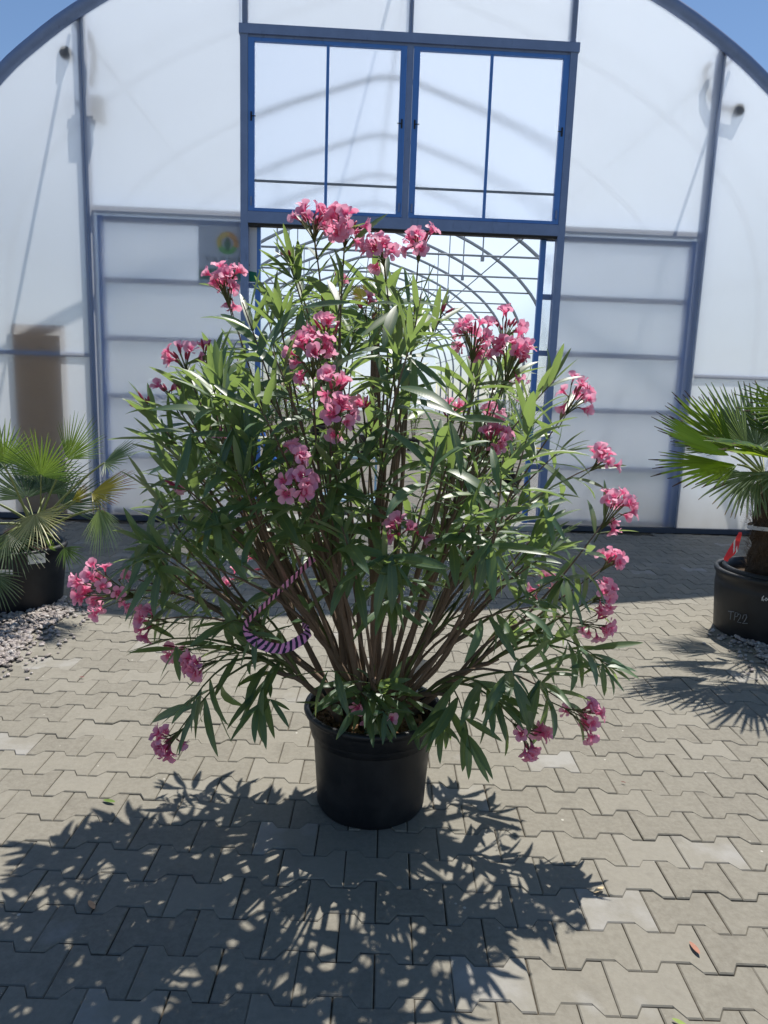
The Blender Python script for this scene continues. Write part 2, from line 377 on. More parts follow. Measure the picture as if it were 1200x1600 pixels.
for p in cells:
    rot = YAW + random.gauss(0, 0.006); dz = random.gauss(0, 0.0012); tx, ty = random.gauss(0, 0.006), random.gauss(0, 0.006)
    mt = Matrix.Translation((p.x+random.gauss(0,0.0007), p.y+random.gauss(0,0.0007), dz)) @ Matrix.Rotation(rot, 4, 'Z') @ Matrix.Rotation(tx, 4, 'X') @ Matrix.Rotation(ty, 4, 'Y')
    if id(p) in vis_set:
        o = link('paver', random.choice(pm), pave); o.matrix_local = mt
    else:
        field.add([mt @ v for v in PVa], PF_, None, random.random())
field.build('paver_field', M['paver'], pave, kind='stuff')

def stone_geo():
    base = [(0,0,1),(0.9,0,0.3),(0.28,0.85,0.3),(-0.72,0.53,0.3),(-0.72,-0.53,0.3),(0.28,-0.85,0.3),(0.72,0.53,-0.35),(-0.28,0.85,-0.35),(-0.9,0,-0.35),(-0.28,-0.85,-0.35),(0.72,-0.53,-0.35)]
    fs = [(0,1,2),(0,2,3),(0,3,4),(0,4,5),(0,5,1),(1,6,2),(2,6,7),(2,7,3),(3,7,8),(3,8,4),(4,8,9),(4,9,5),(5,9,10),(5,10,1),(1,10,6)]
    return [Vector(b)*U(0.75,1.2) for b in base], fs
SG = [stone_geo() for _ in range(8)]
def gravel(name, xs, ys, edge, n, stray):
    mb = MB(); ed = []
    ny = 40
    vs = []; fs = []
    for i in range(ny+1):
        y = ys[0]+(ys[1]-ys[0])*i/ny; e = edge(y)
        vs += [(xs, y, 0.006), (e, y, 0.006)]
    for i in range(ny): fs.append((2*i, 2*i+1, 2*i+3, 2*i+2) if edge(ys[0]) > xs else (2*i+1, 2*i, 2*i+2, 2*i+3))
    root = MB().add(vs, fs).build(name, M['bed'], kind='structure')
    for q in range(n+stray):
        y = U(*ys); e = edge(y)
        t = random.random()**1.6
        x = e + (xs-e)*t if q < n else e - math.copysign(abs(random.gauss(0, 0.10)), xs-e)
        s_ = U(0.007, 0.017); g, fs2 = random.choice(SG); a = U(0, 6.28); ca, sa = math.cos(a), math.sin(a); sx, sy, sz = U(.8,1.4), U(.7,1.1), U(.5,.9)
        z0 = 0.006+s_*0.35 + (U(0, 0.012) if q < n else -0.003)
        mb.add([(x+s_*(v.x*sx*ca-v.y*sy*sa), y+s_*(v.x*sx*sa+v.y*sy*ca), z0+s_*v.z*sz) for v in g], fs2, None, random.random())
    mb.build('gravel_stones', M['stone'], root, kind='stuff')
gravel('gravel_strip', -3.1, (3.0, 4.72), lambda y: -1.77 + 0.03*math.sin(9*y) + 0.02*math.sin(23*y) - 0.9*max(0, 3.25-y)**1.2 - 0.35*max(0, y-4.4), 5200, 160)
gravel('gravel_strip', 4.0, (3.2, 4.3), lambda y: 2.41 + 0.03*math.sin(8*y+1) + 0.02*math.sin(21*y) + 0.9*max(0, 3.5-y)**1.2 + 0.2*max(0,y-4.0), 3000, 90)

# ------------------------------------------------------------------ greenhouse
HALF = [(0,6.08),(0.35,6.03),(0.9,5.85),(1.6,5.62),(2.49,5.245),(3.15,4.87),(3.55,4.58),(3.87,4.30),(4.25,3.85),(4.5,3.3),(4.63,2.7),(4.66,2.0),(4.66,0.0)]
PROF = [(-x, z) for x, z in HALF[::-1]][:-1] + HALF      # left foot -> apex -> right foot
def smooth_prof(n=3):
    P = [Vector((x, z)) for x, z in PROF]; o = []
    for i in range(len(P)-1):
        a, b, c, d = P[max(i-1,0)], P[i], P[i+1], P[min(i+2,len(P)-1)]
        for k in range(n):
            t = k/n
            o.append(0.5*((2*b)+(c-a)*t+(2*a-5*b+4*c-d)*t*t+(3*b-a-3*c+d)*t**3))
    o.append(P[-1]); return [(p.x+XC, max(0, p.y)) for p in o]
SP = smooth_prof()
def arch_z(x):
    for (x0, z0), (x1, z1) in zip(SP[:-1], SP[1:]):
        if x0 <= x <= x1 and x1 > x0: return z0+(z1-z0)*(x-x0)/(x1-x0)
    return 0.0
gh = thing('greenhouse', 'large arched polytunnel greenhouse of frosted film with blue steel frame and open doorway', 'greenhouse', (XC, D, 0))
YB = D + 36.5
def gp(mb, name, mat, parent=gh, **kw):
    o = mb.build(name, M[mat] if isinstance(mat, str) else mat, parent, **kw)
    if parent is gh: o.matrix_parent_inverse = Matrix.Translation(gh.location).inverted()
    return o
# roof skin
vs = []; fs = []; ys = [D+0.03, YB]; n = len(SP)
for y in ys: vs += [((x-XC)*1.012+XC, y, z*1.008) for x, z in SP]
for k in range(n-1): fs.append((k, n+k, n+k+1, k+1))
gp(MB().add(vs, fs), 'roof_film', 'roof', smooth=True)
gp(MB().slab([(x, z) for x, z in SP], YB, YB+0.02), 'rear_wall_film', 'roof')
# front arch and inner hoops
gp(MB().tube([(x, D+0.0, z-0.02) for x, z in SP], 0.062, 8), 'front_arch', 'frame', smooth=True)
hoop_me = MB().tube([(x-XC, 0, z-0.045) for x, z in SP], 0.042, 8).mesh('hoop', M['pipe'], True)
tie_me = MB().tube([(-4.17,0,4.0),(4.17,0,4.0)], 0.021, 6).mesh('tie_bar', M['pipe'], True)
HY = [9.1+2.5*k for k in range(14)]
for y in HY:
    o = link('hoop', hoop_me, gh); o.location = (0, y-D, 0)
    if y < 13: continue
    o = link('tie_bar', tie_me, gh); o.location = (0, y-D+0.04, 0)
    for sx in (-1.95, 1.95):
        mb = MB().tube([(XC+sx, y+0.02, 3.9), (XC+sx, y+0.02, arch_z(XC+sx)-0.05)], 0.014, 6).box((XC+sx-0.03, y-0.01, 3.90), (XC+sx+0.03, y+0.07, 3.98))
        gp(mb, 'hanger', 'pipe')
for sx, z in ((-4.6, 2.95), (4.6, 2.95), (-3.2, 4.78), (3.2, 4.78), (0, 5.98)):
    gp(MB().tube([(XC+sx, D+0.1, z), (XC+sx, YB-0.05, z)], 0.018, 6), 'purlin', 'pipe')
# film panels of the front wall: butted between posts
xj0, xj1 = -1.133, 2.110; xp0, xp1 = -2.643, 3.585; FZ0, FZ1 = D+0.030, D+0.034
def panel(x0, x1, z0, name='film_panel'):
    xs = [x0+(x1-x0)*i/14 for i in range(15)]
    top = [(x, arch_z(x)-0.03) for x in xs if arch_z(x)-0.03 > z0]
    pts = [(top[0][0], z0), (top[-1][0], z0)] + top[::-1]
    gp(MB().slab(pts, FZ0, FZ1), name, 'film')
ZT0, ZT1 = 4.72, 4.805                # rail over the window
ZL0, ZL1 = 3.03, 3.135                # lintel between window and doorway
panel(XC-4.64, xp0-0.003, 0.054); panel(xp0+0.003, xj0-0.002, 0.054); panel(xj1+0.002, xp1-0.003, 0.054); panel(xp1+0.003, XC+4.64, 0.054)
panel(xj0+0.002, XC-0.004, ZT1+0.002); panel(XC+0.004, xj1-0.002, ZT1+0.002)
# posts, rails
for x in (xp0, xp1):
    gp(MB().tube([(x, D+0.085, 0.0), (x, D+0.085, arch_z(x)-0.02)], 0.050, 10), 'gable_post', 'frame', smooth=True)
for x0, x1 in ((xj0, xj0+0.072), (xj1-0.072, xj1)):
    gp(MB().box((x0, D-0.045, 0.0), (x1, D+0.046, ZT0)), 'door_post', 'frame')
    xm = (x0+x1)/2
    gp(MB().box((xm-0.028, D+0.036, ZT1), (xm+0.028, D+0.09, arch_z(xm)-0.02)), 'upper_post', 'frame')
gp(MB().box((XC-0.022, D+0.036, ZT1), (XC+0.022, D+0.09, 6.05)), 'upper_post', 'frame')
gp(MB().box((xj0-0.01, D-0.06, ZT0), (xj1+0.01, D+0.03, ZT1)).box((xj0, D-0.03, ZT0-0.02), (xj1, D+0.02, ZT0)), 'window_head', 'frame')
gp(MB().box((xj0+0.072, D-0.05, ZL0), (xj1-0.072, D+0.05, ZL1)), 'lintel', 'frame')
gp(MB().box((xj0+0.072, D-0.02, ZL0-0.022), (xj1-0.072, D+0.06, ZL0)), 'rubber_seal', 'black')
gp(MB().box((XC-0.03, D-0.035, ZL1), (XC+0.03, D+0.03, ZT0-0.02)), 'centre_mullion', 'frame')
for a, b in ((XC-4.7, xj0-0.002), (xj1+0.002, XC+4.7)):
    gp(MB().box((a, D-0.01, 0.0), (b, D+0.06, 0.052)), 'base_rail', simple('dark_base', (0.05,0.06,0.085), 0.6))
gp(MB().box((xj0-0.2, D-0.06, -0.01), (xj1+0.2, D+0.35, 0.045)), 'door_sill', 'concrete')
# hinged window sashes over the doorway
def sash(x0, x1, hinge):
    zb, zt = ZL1+0.006, ZT0-0.026; w_ = 0.060; y0, y1 = D-0.042, D-0.002
    fr = gp(MB().box((x0, y0, zb), (x0+w_, y1, zt)).box((x1-w_, y0, zb), (x1, y1, zt)).box((x0+w_, y0+0.002, zb), (x1-w_, y1, zb+0.03)).box((x0+w_, y0+0.002, zt-0.03), (x1-w_, y1, zt)), 'window_sash', 'blue')
    xm = (x0+x1)/2; zr = zb+0.285
    gp(MB().box((xm-0.014, y0+0.004, zb+0.03), (xm+0.014, y1-0.008, zt-0.03)), 'glazing_bar', 'blue', fr).matrix_parent_inverse = Matrix.Identity(4)
    for a, b in ((x0+w_, xm-0.014), (xm+0.014, x1-w_)):
        gp(MB().tube([(a, y0+0.02, zr), (b, y0+0.02, zr)], 0.013, 6), 'cross_bar', 'pipe', fr)
        gp(MB().box((a, y1-0.006, zb+0.03), (b, y1, zt-0.03)), 'pane', 'poly', fr)
    for s_ in (0, 1):
        xx = (x0+w_/2) if s_ == 0 else (x1-w_/2)
        gp(MB().box((xx-0.007, y0-0.010, zb+0.82), (xx+0.007, y0, zb+0.90)).tube([(xx-(0.045 if s_ else 0.0), y0-0.014, zb+0.86), (xx+(0.0 if s_ else 0.045), y0-0.014, zb+0.86)], 0.0045, 6), 'latch', 'black', fr)
        gp(MB().tube([(xx, y0-0.008, zb+0.05), (xx, y0-0.008, zb+0.13)], 0.010, 6), 'hinge', 'frame', fr)
sash(xj0+0.075, XC-0.033, 0); sash(XC+0.033, xj1-0.075, 1)
# sliding door leaves pushed aside behind the film
def leaf_door(x0, x1, name='sliding_door'):
    y0, y1 = D+0.064, D+0.110
    fr = gp(MB().box((x0, y0, 0.06), (x0+0.055, y1, 3.06)), name, 'blue')
    gp(MB().box((x1-0.055, y0, 0.06), (x1, y1, 3.06)), 'door_stile', 'blue', fr)
    for z in (0.09, 0.68, 1.30, 1.88, 2.45, 3.03):
        gp(MB().box((x0+0.055, y0+0.006, z-0.027), (x1-0.055, y1-0.006, z+0.027)), 'door_rail', 'frame', fr)
    gp(MB().box((x0+0.002, y1+0.003, 0.06), (x1-0.002, y1+0.006, 3.06)), 'door_film', 'door_film', fr)
    return fr
leaf_door(-2.56, -0.95); leaf_door(1.90, 3.52)
gp(MB().box((xp0+0.06, D+0.060, 3.09), (xp1-0.06, D+0.14, 3.15)), 'sliding_track', 'frame')
gp(MB().tube([(XC-4.6, D+0.062, 1.70), (xp0-0.055, D+0.062, 1.70)], 0.022, 8), 'side_rail', 'frame')
gp(MB().tube([(xp1+0.055, D+0.062, 1.70), (XC+4.6, D+0.062, 1.70)], 0.022, 8), 'side_rail', 'frame')
gp(MB().box((xp0-0.10, D+0.13, 4.07), (xp0+0.16, D+0.16, 4.11)), 'bracket', 'pipe')
# air hoses of the double film
def hose(pts, disc):
    P = [at(x, y, D+0.16) for x, y in pts]; o = gp(MB().tube(P, 0.030, 8), 'air_hose', 'hose', smooth=True)
    c = at(*disc, D+0.05)
    gp(MB().tube([c, c+Vector((0,0.03,0)), c+Vector((0,0.05,0)), c+Vector((0,0.12,0))], [0.058,0.06,0.05,0.03], 14), 'hose_end', 'black', o)
    return o
hose([(133,42),(142,60),(147,85),(146,110),(141,135)], (102,82))
c = at(147, 172, D+0.20); gp(MB().box(c-Vector((0.10,0.05,0.12)), c+Vector((0.10,0.05,0.12))), 'air_blower', 'hose')
hose([(1108,100),(1101,112),(1102,135),(1110,155),(1124,168),(1150,174)], (1155,171))

link('interior_floor', MB().add([(XC-4.6,D+0.02,-0.008),(XC+4.6,D+0.02,-0.008),(XC+4.6,YB,-0.008),(XC-4.6,YB,-0.008)], [(0,1,2,3)]).mesh('interior_floor', M['inside']), kind='structure')

# ------------------------------------------------------------------ banner and board inside the front wall
def strokes(mb, S, r=0.003, mi=0):
    for s_ in S: mb.tube(s_, r, 5, mi=mi)
    return mb
def text_geo(txt, size):
    cu = bpy.data.curves.new('txt', 'FONT'); cu.body = txt; cu.size = size; cu.space_character = 1.25; cu.resolution_u = 3
    o = bpy.data.objects.new('txt', cu); COL.objects.link(o)
    me = bpy.data.meshes.new_from_object(o.evaluated_get(bpy.context.evaluated_depsgraph_get()))
    vs = [v.co.copy() for v in me.vertices]; fs = [tuple(p.vertices) for p in me.polygons]
    bpy.data.objects.remove(o); bpy.data.curves.remove(cu); bpy.data.meshes.remove(me); return vs, fs
bx0, bx1, bz0, bz1, by = -1.565, -0.985, 2.478, 3.005, D+0.060
ban = thing('banner', 'square white banner with round plant logo and the word FARMER on sliding door', 'banner', ((bx0+bx1)/2, by, bz0))
part(MB().box((bx0, by-0.003, bz0), (bx1, by, bz1)), 'banner_sheet', simple('banner_white', (0.62,0.65,0.74), 0.7, 0.3, 0, 0.03), ban)
cx, cz = (bx0+bx1)/2, bz0+0.365
def arc_ring(a0, a1, r0, r1, yy, n=14):
    vs = []; fs = []
    for i in range(n+1):
        a = math.radians(a0+(a1-a0)*i/n); vs += [(cx+r0*math.cos(a), yy, cz+r0*math.sin(a)), (cx+r1*math.cos(a), yy, cz+r1*math.sin(a))]
    for i in range(n): fs.append((2*i, 2*i+1, 2*i+3, 2*i+2))
    return MB().add(vs, fs)
for nm, a0, a1, c in (('logo_ring_yellow', 90, 205, (0.80,0.55,0.06)), ('logo_ring_orange', -25, 90, (0.85,0.38,0.05)), ('logo_ring_green', 205, 335, (0.12,0.50,0.06))):
    part(arc_ring(a0, a1, 0.060, 0.108, by-0.006), nm, simple(nm, c, 0.7, 0.3, 0, 0.03), ban)
lf = [(cx, cz-0.085), (cx+0.022, cz-0.045), (cx+0.036, cz-0.01), (cx+0.022, cz+0.03), (cx, cz+0.058), (cx-0.022, cz+0.03), (cx-0.036, cz-0.01), (cx-0.022, cz-0.045)]
part(MB().slab(lf, by-0.010, by-0.007), 'logo_leaf', simple('logo_leaf', (0.01,0.13,0.07), 0.7), ban)
tv, tf_ = text_geo('FARMER', 0.105); tw = max(v.x for v in tv)
part(MB().add([(cx-tw/2*1.0+v.x, by-0.006, bz0+0.160+v.y) for v in tv], tf_), 'lettering', simple('lettering', (0.05,0.06,0.11), 0.7), ban)
hill = [(bx0+0.002, bz0+0.004), (bx1-0.002, bz0+0.004)] + [(bx1-0.002-(bx1-bx0-0.004)*t, bz0+0.095+0.028*math.sin(math.pi*t)) for t in [i/10 for i in range(11)]]
part(MB().slab(hill, by-0.009, by-0.005), 'green_field', simple('green_field', (0.01,0.17,0.10), 0.7), ban)
MB().box((-3.455, D+0.088, 0.0), (-2.935, D+0.106, 1.985)).build('upright_board', M['board'], label='tall brown board standing upright behind the frosted film', cat='board')

# ------------------------------------------------------------------ leaves (shared shapes)
TS = [0, 0.07, 0.2, 0.38, 0.58, 0.78, 0.92, 1.0]
def leaf_geo(bend, wid=0.165, fold=0.28, twist=0.0):
    vs = []; uv = []; fs = []; y = z = 0.0; prev = 0.0
    mx = max((t**0.75)*((1-t)**0.85) for t in TS)
    for i, t in enumerate(TS):
        th = -bend*t*t if t else 0.0
        y += (t-prev)*math.cos(th); z += (t-prev)*math.sin(th); prev = t
        hw = max(wid*0.5*((t**0.75)*((1-t)**0.85))/mx, 0.006 if t < 0.5 else 0.0)
        a = twist*t
        for s_ in (-1, 0, 1):
            px, pz = s_*hw*math.cos(a), (abs(s_)*hw*fold) + s_*hw*math.sin(a)
            vs.append(Vector((px, y - pz*math.sin(th), z + pz*math.cos(th)))); uv.append((0.5+0.5*s_, t))
    for i in range(len(TS)-1):
        for c in (0, 1): fs.append((3*i+c, 3*i+c+1, 3*i+4+c, 3*i+3+c))
    return vs, uv, fs
LG = [leaf_geo(b, U(0.14,0.18), U(0.15,0.45), U(-0.35,0.35)) for b in (0.0, 0.1, 0.25, 0.4, 0.55, 0.75, 0.95, 1.2, 1.5, 0.3, 0.6, 0.15)]
LBEND = [0.0, 0.1, 0.25, 0.4, 0.55, 0.75, 0.95, 1.2, 1.5, 0.3, 0.6, 0.15]
LV = [np.array([tuple(v) for v in g[0]]) for g in LG]
def frame_from(d, up):
    d = d.normalized(); s_ = d.cross(up)
    if s_.length < 1e-3: s_ = d.cross(Vector((1,0,0)))
    s_.normalize(); n_ = s_.cross(d); return s_, d, n_
class Foliage:
    def __init__(s): s.items = []
    def add(s, p, d, up, L, bend, roll=0.0):
        x, y, z = frame_from(d, up)
        if roll: x, z = x*math.cos(roll)+z*math.sin(roll), z*math.cos(roll)-x*math.sin(roll)
        vi = min(range(len(LG)), key=lambda i: abs(LBEND[i]-bend)+random.random()*0.12)
        s.items.append((p, x, y, z, L, vi, random.random()))
    def build(s, parent, mat, n_parts, origin, kind_name='foliage'):
        sc = []
        for it in s.items:
            p, x, y, z, L, vi, r = it; c = p+y*(L*0.5); px, py, k = proj(c)
            vis_ = 1.0 if (-20 < px < 1220 and -20 < py < 1620) else 0.0
            vd = (c-CP).normalized(); area = L*L*(abs(z.dot(vd))+0.15)/(k*k)
            sc.append(-area*vis_)
        order = sorted(range(len(s.items)), key=lambda i: sc[i]); chosen = set(order[:n_parts])
        mes = {}
        V = []; Fs = []; UVs = []; Rn = []; off = 0
        for i, (p, x, y, z, L, vi, r) in enumerate(s.items):
            if i in chosen:
                key = (vi, int(r*4))
                if key not in mes:
                    mes[key] = MB().add(LG[vi][0], LG[vi][2], LG[vi][1], (key[1]+0.5)/4*0.5).mesh('leaf', mat, True)
                o = link('leaf', mes[key], parent)
                q = p-origin
                o.matrix_local = Matrix(((x.x*L, y.x*L, z.x*L, q.x), (x.y*L, y.y*L, z.y*L, q.y), (x.z*L, y.z*L, z.z*L, q.z), (0,0,0,1)))
            else:
                R_ = np.array([[x.x,y.x,z.x],[x.y,y.y,z.y],[x.z,y.z,z.z]])*L
                V.append(LV[vi] @ R_.T + np.array(p-origin)); Fs.append(np.array(LG[vi][2])+off); off += len(LV[vi])
                UVs.append(np.array(LG[vi][1])); Rn.append(np.full(len(LV[vi]), r))
        if V:
            mb = MB(); mb.v = np.concatenate(V).tolist(); mb.f = np.concatenate(Fs).tolist(); mb.uv = np.concatenate(UVs).tolist(); mb.r = np.concatenate(Rn).tolist(); mb.mi = [0]*len(mb.f)
            mb.build(kind_name, mat, parent, True, kind='stuff')

# ------------------------------------------------------------------ flowers
def flower_geo(openness, seed):
    rs = random.Random(seed); mb = MB()
    n = 6; tubeL = 0.42
    ring = lambda r, y: [(r*math.cos(2*math.pi*k/n), y, r*math.sin(2*math.pi*k/n)) for k in range(n)]
    vs = ring(0.05, 0)+ring(0.09, tubeL*0.5)+ring(0.17, tubeL)
    fs = [(j*n+k, j*n+(k+1) % n, (j+1)*n+(k+1) % n, (j+1)*n+k) for j in range(2) for k in range(n)]
    mb.add(vs, fs, [(0.5, 0.30)]*n+[(0.5,0.2)]*n+[(0.5,0.05)]*n)
    for i in range(5):
        a = 2*math.pi*i/5 + rs.uniform(-0.12,0.12); op = openness+rs.uniform(-0.2,0.2); L = rs.uniform(0.46,0.58)
        ra = Vector((math.cos(a), 0, math.sin(a))); ta = Vector((-math.sin(a), 0, math.cos(a))); ax = Vector((0,1,0))
        vs = []; uv = []
        for t, hw in ((0, 0.10), (0.4, 0.20), (0.75, 0.25), (1.0, 0.13)):
            ang = op*(0.35+0.75*t)
            p = ra*(0.15 + L*t*math.sin(ang)) + ax*(tubeL-0.02 + L*t*math.cos(ang)*0.95)
            tw = rs.uniform(0.1, 0.8)
            nrm = ax*math.sin(ang) - ra*math.cos(ang)
            for s_ in (-1, 0, 1):
                vs.append(p + ta*(hw*s_) + nrm*(hw*s_*tw + (0.05 if s_ == 0 else 0)*-1)); uv.append((0.5+0.5*s_, t))
        mb.add(vs, [(3*j+c, 3*j+c+1, 3*j+4+c, 3*j+3+c) for j in range(3) for c in (0,1)], uv)
    return mb
FM = [flower_geo(o_, i).mesh('flower', M['petal'], True) for i, o_ in enumerate((0.8, 1.05, 0.6, 1.2, 0.9, 0.5, 0.7, 1.0))]
def cluster(parent, origin, C, axis, rad, n, buds, size=0.043):
    mb = MB(); base = C - axis*(rad*1.1 if n > 1 else 0.02)
    mb.tube([base-axis*0.05, base], [0.0022, 0.002], 5)
    fl = []
    for i in range(n):
        d = (rvec() + axis*0.55).normalized(); p = C + d*(rad*U(0.45,0.95)) if n > 1 else C
        d = (d*0.8 + rvec()*0.35 + axis*0.2 + Vector((0,-0.05,0))).normalized(); fl.append((p, d))
        st = p - d*(size*0.25)
        mb.tube(bez(base, (base+st)/2+axis*rad*0.15, st, 3), [0.0016,0.0014,0.0014,0.002], 4); mb.tube([st, p], [0.0028, 0.0022], 5, mi=1)
    for i in range(buds):
        d = (axis*1.0 + rvec()*0.7).normalized(); p = base + axis*rad*0.5 + d*(rad*U(0.5,1.1)); L = U(0.022, 0.04)
        mb.tube(bez(base, (base+p)/2+axis*rad*0.1, p, 2), 0.0014, 4); mb.tube([p, p+d*L*0.35, p+d*L*0.75, p+d*L], [0.0022,0.0045,0.0035,0.0006], 6, mi=2)
    mb.v = [tuple(Vector(v)-origin) for v in mb.v]
    o = mb.build('flower_cluster', [M['shoot'], M['calyx'], M['bud']], parent, True)
    for p, d in fl:
        s_, y_, z_ = frame_from(d, rvec()); S = size*U(0.85,1.15); q = p-origin
        f = link('flower', random.choice(FM), o)
        f.matrix_local = Matrix(((s_.x*S, y_.x*S, z_.x*S, q.x), (s_.y*S, y_.y*S, z_.y*S, q.y), (s_.z*S, y_.z*S, z_.z*S, q.z), (0,0,0,1)))
    return o

# ------------------------------------------------------------------ the potted oleander
PC = Vector((0.105, 2.37, 0.0))
ole = thing('potted_oleander', 'tall pink flowering oleander shrub growing in a black plastic pot', 'potted plant', PC)
RIM = 0.37
prof = [(0.0,0.004),(0.188,0.0),(0.194,0.012),(0.199,0.10),(0.205,0.19),(0.2055,0.195),(0.211,0.285),(0.2115,0.29),(0.226,0.297),(0.229,0.335),(0.232,0.345),(0.243,0.350),(0.246,0.358),(0.243,RIM),(0.230,RIM),(0.226,0.362),(0.222,0.30),(0.219,0.27),(0,0.268)]
def loc(mb, org): mb.v = [tuple(Vector(v)-org) for v in mb.v]; return mb
pot = MB().lathe(prof, (0,0,0), 56).build('pot', M['pot'], ole, True)
def soil_mesh(r, z, n=10, seed=1):
    rs = random.Random(seed); vs = [(0,0,z+0.02)]; fs = []
    for j in range(1, 5):
        for k in range(28):
            q = 2*math.pi*k/28; vs.append((r*j/4*math.cos(q), r*j/4*math.sin(q), z+0.02*(1-j/4)+rs.uniform(-.007,.007)))
    for k in range(28): fs.append((0, 1+k, 1+(k+1) % 28))
    for j in range(3):
        for k in range(28): fs.append((1+j*28+k, 1+(j+1)*28+k, 1+(j+1)*28+(k+1) % 28, 1+j*28+(k+1) % 28))
    return MB().add(vs, fs)
soil = soil_mesh(0.221, 0.305).build('soil', M['soil'], ole, True)
mb = MB()
for i in range(420):
    a, r_ = U(0,6.28), 0.21*math.sqrt(random.random()); s_ = U(0.005,0.016); g, fs2 = random.choice(SG); e = Matrix.Rotation(U(0,6.28),3,'Z') @ Matrix.Rotation(U(-.6,.6),3,'X') @ Matrix.Diagonal((1.5,0.8,0.3))
    mb.add([Vector((r_*math.cos(a), r_*math.sin(a), 0.322+U(0,0.012)))+(e @ v)*s_ for v in g], fs2, None, random.random())
mb.build('mulch', M['chip'], soil, kind='stuff')
def on_cyl(px, py, org, rad, lift=0.002):       # photo pixel -> point on the visible side of an upright cylinder
    d = ray(px, py); ox, oy = CP.x-org.x, CP.y-org.y
    a = d.x**2+d.y**2; b = 2*(ox*d.x+oy*d.y); c_ = ox*ox+oy*oy-(rad+lift)**2
    t = (-b-math.sqrt(max(0, b*b-4*a*c_)))/(2*a); return CP+d*t
P_ = [[(541,1152),(541.5,1145)], [(541.5,1145),(545,1144.6),(545.5,1147.5),(541.6,1148.5)]]
R_l = [[(548.5,1152.5),(548.4,1147.5)], [(548.4,1148.8),(550,1147.2),(552,1147.4)]]
mk = MB()
for s_ in P_+R_l: mk.tube([on_cyl(x, y, PC, 0.232)-PC for x, y in s_], 0.0012, 4)
mk.build('handwriting', M['chalk'], pot)

RIB = [(490,872,2.06),(478,884,2.05),(465,897,2.04),(448,913,2.03),(430,930,2.02),(412,947,2.01),(396,961,2.0),(385,973,1.99),(383,985,1.98),(390,996,1.975),(405,1006,1.97),(422,1012,1.97),(440,1014,1.975),(455,1009,1.98),(470,1000,1.99),(480,991,2.01),(480,982,2.04),(472,976,2.08)]
TIPS = []                             # (point, flowers, buds, radius)
def ft(x, y, Y, n, r_px, buds=3):
    p = at(x, y, Y); TIPS.append((p, n, buds, r_px/F_PX*Y))
for a in [(488,348,2.35,7,24,4),(540,355,2.3,8,26,3),(598,392,2.3,5,20,8),(655,382,2.35,6,24,6),(352,452,2.45,12,27,3),(285,560,2.35,4,20,8),(318,548,2.4,1,8,3),(262,612,2.3,2,14,4),
          (488,560,1.98,8,28,3),(512,522,2.05,4,22,4),(521,608,1.9,3,16,2),(526,655,1.88,6,24,3),(567,634,1.95,1,8,3),(462,722,1.85,3,15,1),(460,762,1.82,6,22,2),
          (742,530,2.35,10,32,3),(800,562,2.3,11,34,4),(790,514,2.4,3,22,8),(898,622,2.45,7,26,4),(942,722,2.4,6,21,1),(957,796,2.35,9,32,2),(951,880,2.4,6,18,1),(940,930,2.35,5,18,1),(928,975,2.3,6,22,1),
          (850,915,2.55,4,18,1),(164,925,2.2,14,42,6),(270,1155,2.0,7,22,2),(318,1035,2.05,5,24,1),(240,970,2.15,5,22,2),(283,1012,2.2,3,18,2),(285,758,2.2,1,12,6),(770,690,2.2,6,24,6),(765,655,2.5,3,15,3),
          (625,832,1.85,3,16,1),(657,838,1.9,1,8,1),(824,1150,2.0,7,28,1),(912,1120,2.1,8,30,1),(578,1138,2.12,1,8,0),(605,1122,2.12,1,8,0),(562,1100,2.14,1,8,0),
          (415,880,2.75,4,22,2),(365,905,2.7,2,14,2),(540,942,2.7,1,8,1),(570,482,2.6,2,14,2),(530,440,2.5,1,9,2),(345,668,2.05,1,9,0),(232,640,2.3,0,14,5),(455,405,2.4,0,10,6),(690,490,2.5,0,10,6),(705,650,2.8,3,18,2),(735,835,2.6,2,14,2),(480,600,2.7,2,14,2)]:
    ft(*a)
POLY = [(215,745),(245,630),(335,560),(350,480),(410,450),(460,410),(500,380),(590,400),(655,410),(695,500),(800,545),(855,600),(890,680),(915,750),(940,800),(925,880),(910,950),(925,1010),(860,1030),(790,985),(700,930),(640,880),(560,890),(470,915),(390,975),(310,1000),(235,960),(205,890),(205,800)]
def inside(x, y):
    c = False
    for i in range(len(POLY)):
        (x0, y0), (x1, y1) = POLY[i-1], POLY[i]
        if (y0 > y) != (y1 > y) and x < (x1-x0)*(y-y0)/(y1-y0)+x0: c = not c
    return c
for x, y, Y in [(300,1095,1.98),(400,1110,2.05),(440,1060,2.0),(690,1135,2.08),(735,1170,1.98),(790,1110,1.95),(860,1055,2.1),(950,1040,2.2),(905,1020,2.3),(600,880,1.80),(612,900,1.84),(760,880,1.85),(745,800,1.8),(830,1000,2.35),
                (215,840,2.1),(240,850,2.05),(200,900,2.2),(230,760,2.2),(265,740,2.1),(250,690,2.3),(640,470,2.3),(430,480,2.4),(455,420,2.4),(330,610,2.2),(390,690,1.95),(370,660,1.95),(870,590,2.35),(880,700,2.4),(620,560,2.0),(700,600,2.1),
                (585,1040,2.12),(640,1080,2.15),(450,980,2.1),(540,1075,2.15),(375,1010,2.1),(410,960,2.2),(250,1000,2.15)]:
    TIPS.append((at(x, y, Y), -1, 0, 0.0))
tries = 0; pts_ = [t[0] for t in TIPS]
while len(TIPS) < 212 and tries < 20000:
    tries += 1
    v = rvec()*random.random()**0.28; p = Vector((0.12+v.x*0.98, 2.42+v.y*0.66, 1.22+v.z*0.86))
    x, y, k = proj(p)
    if not inside(x, y): continue
    if min((p-q).length for q in pts_) < 0.095: continue
    TIPS.append((p, -1, 0, 0.0)); pts_.append(p)
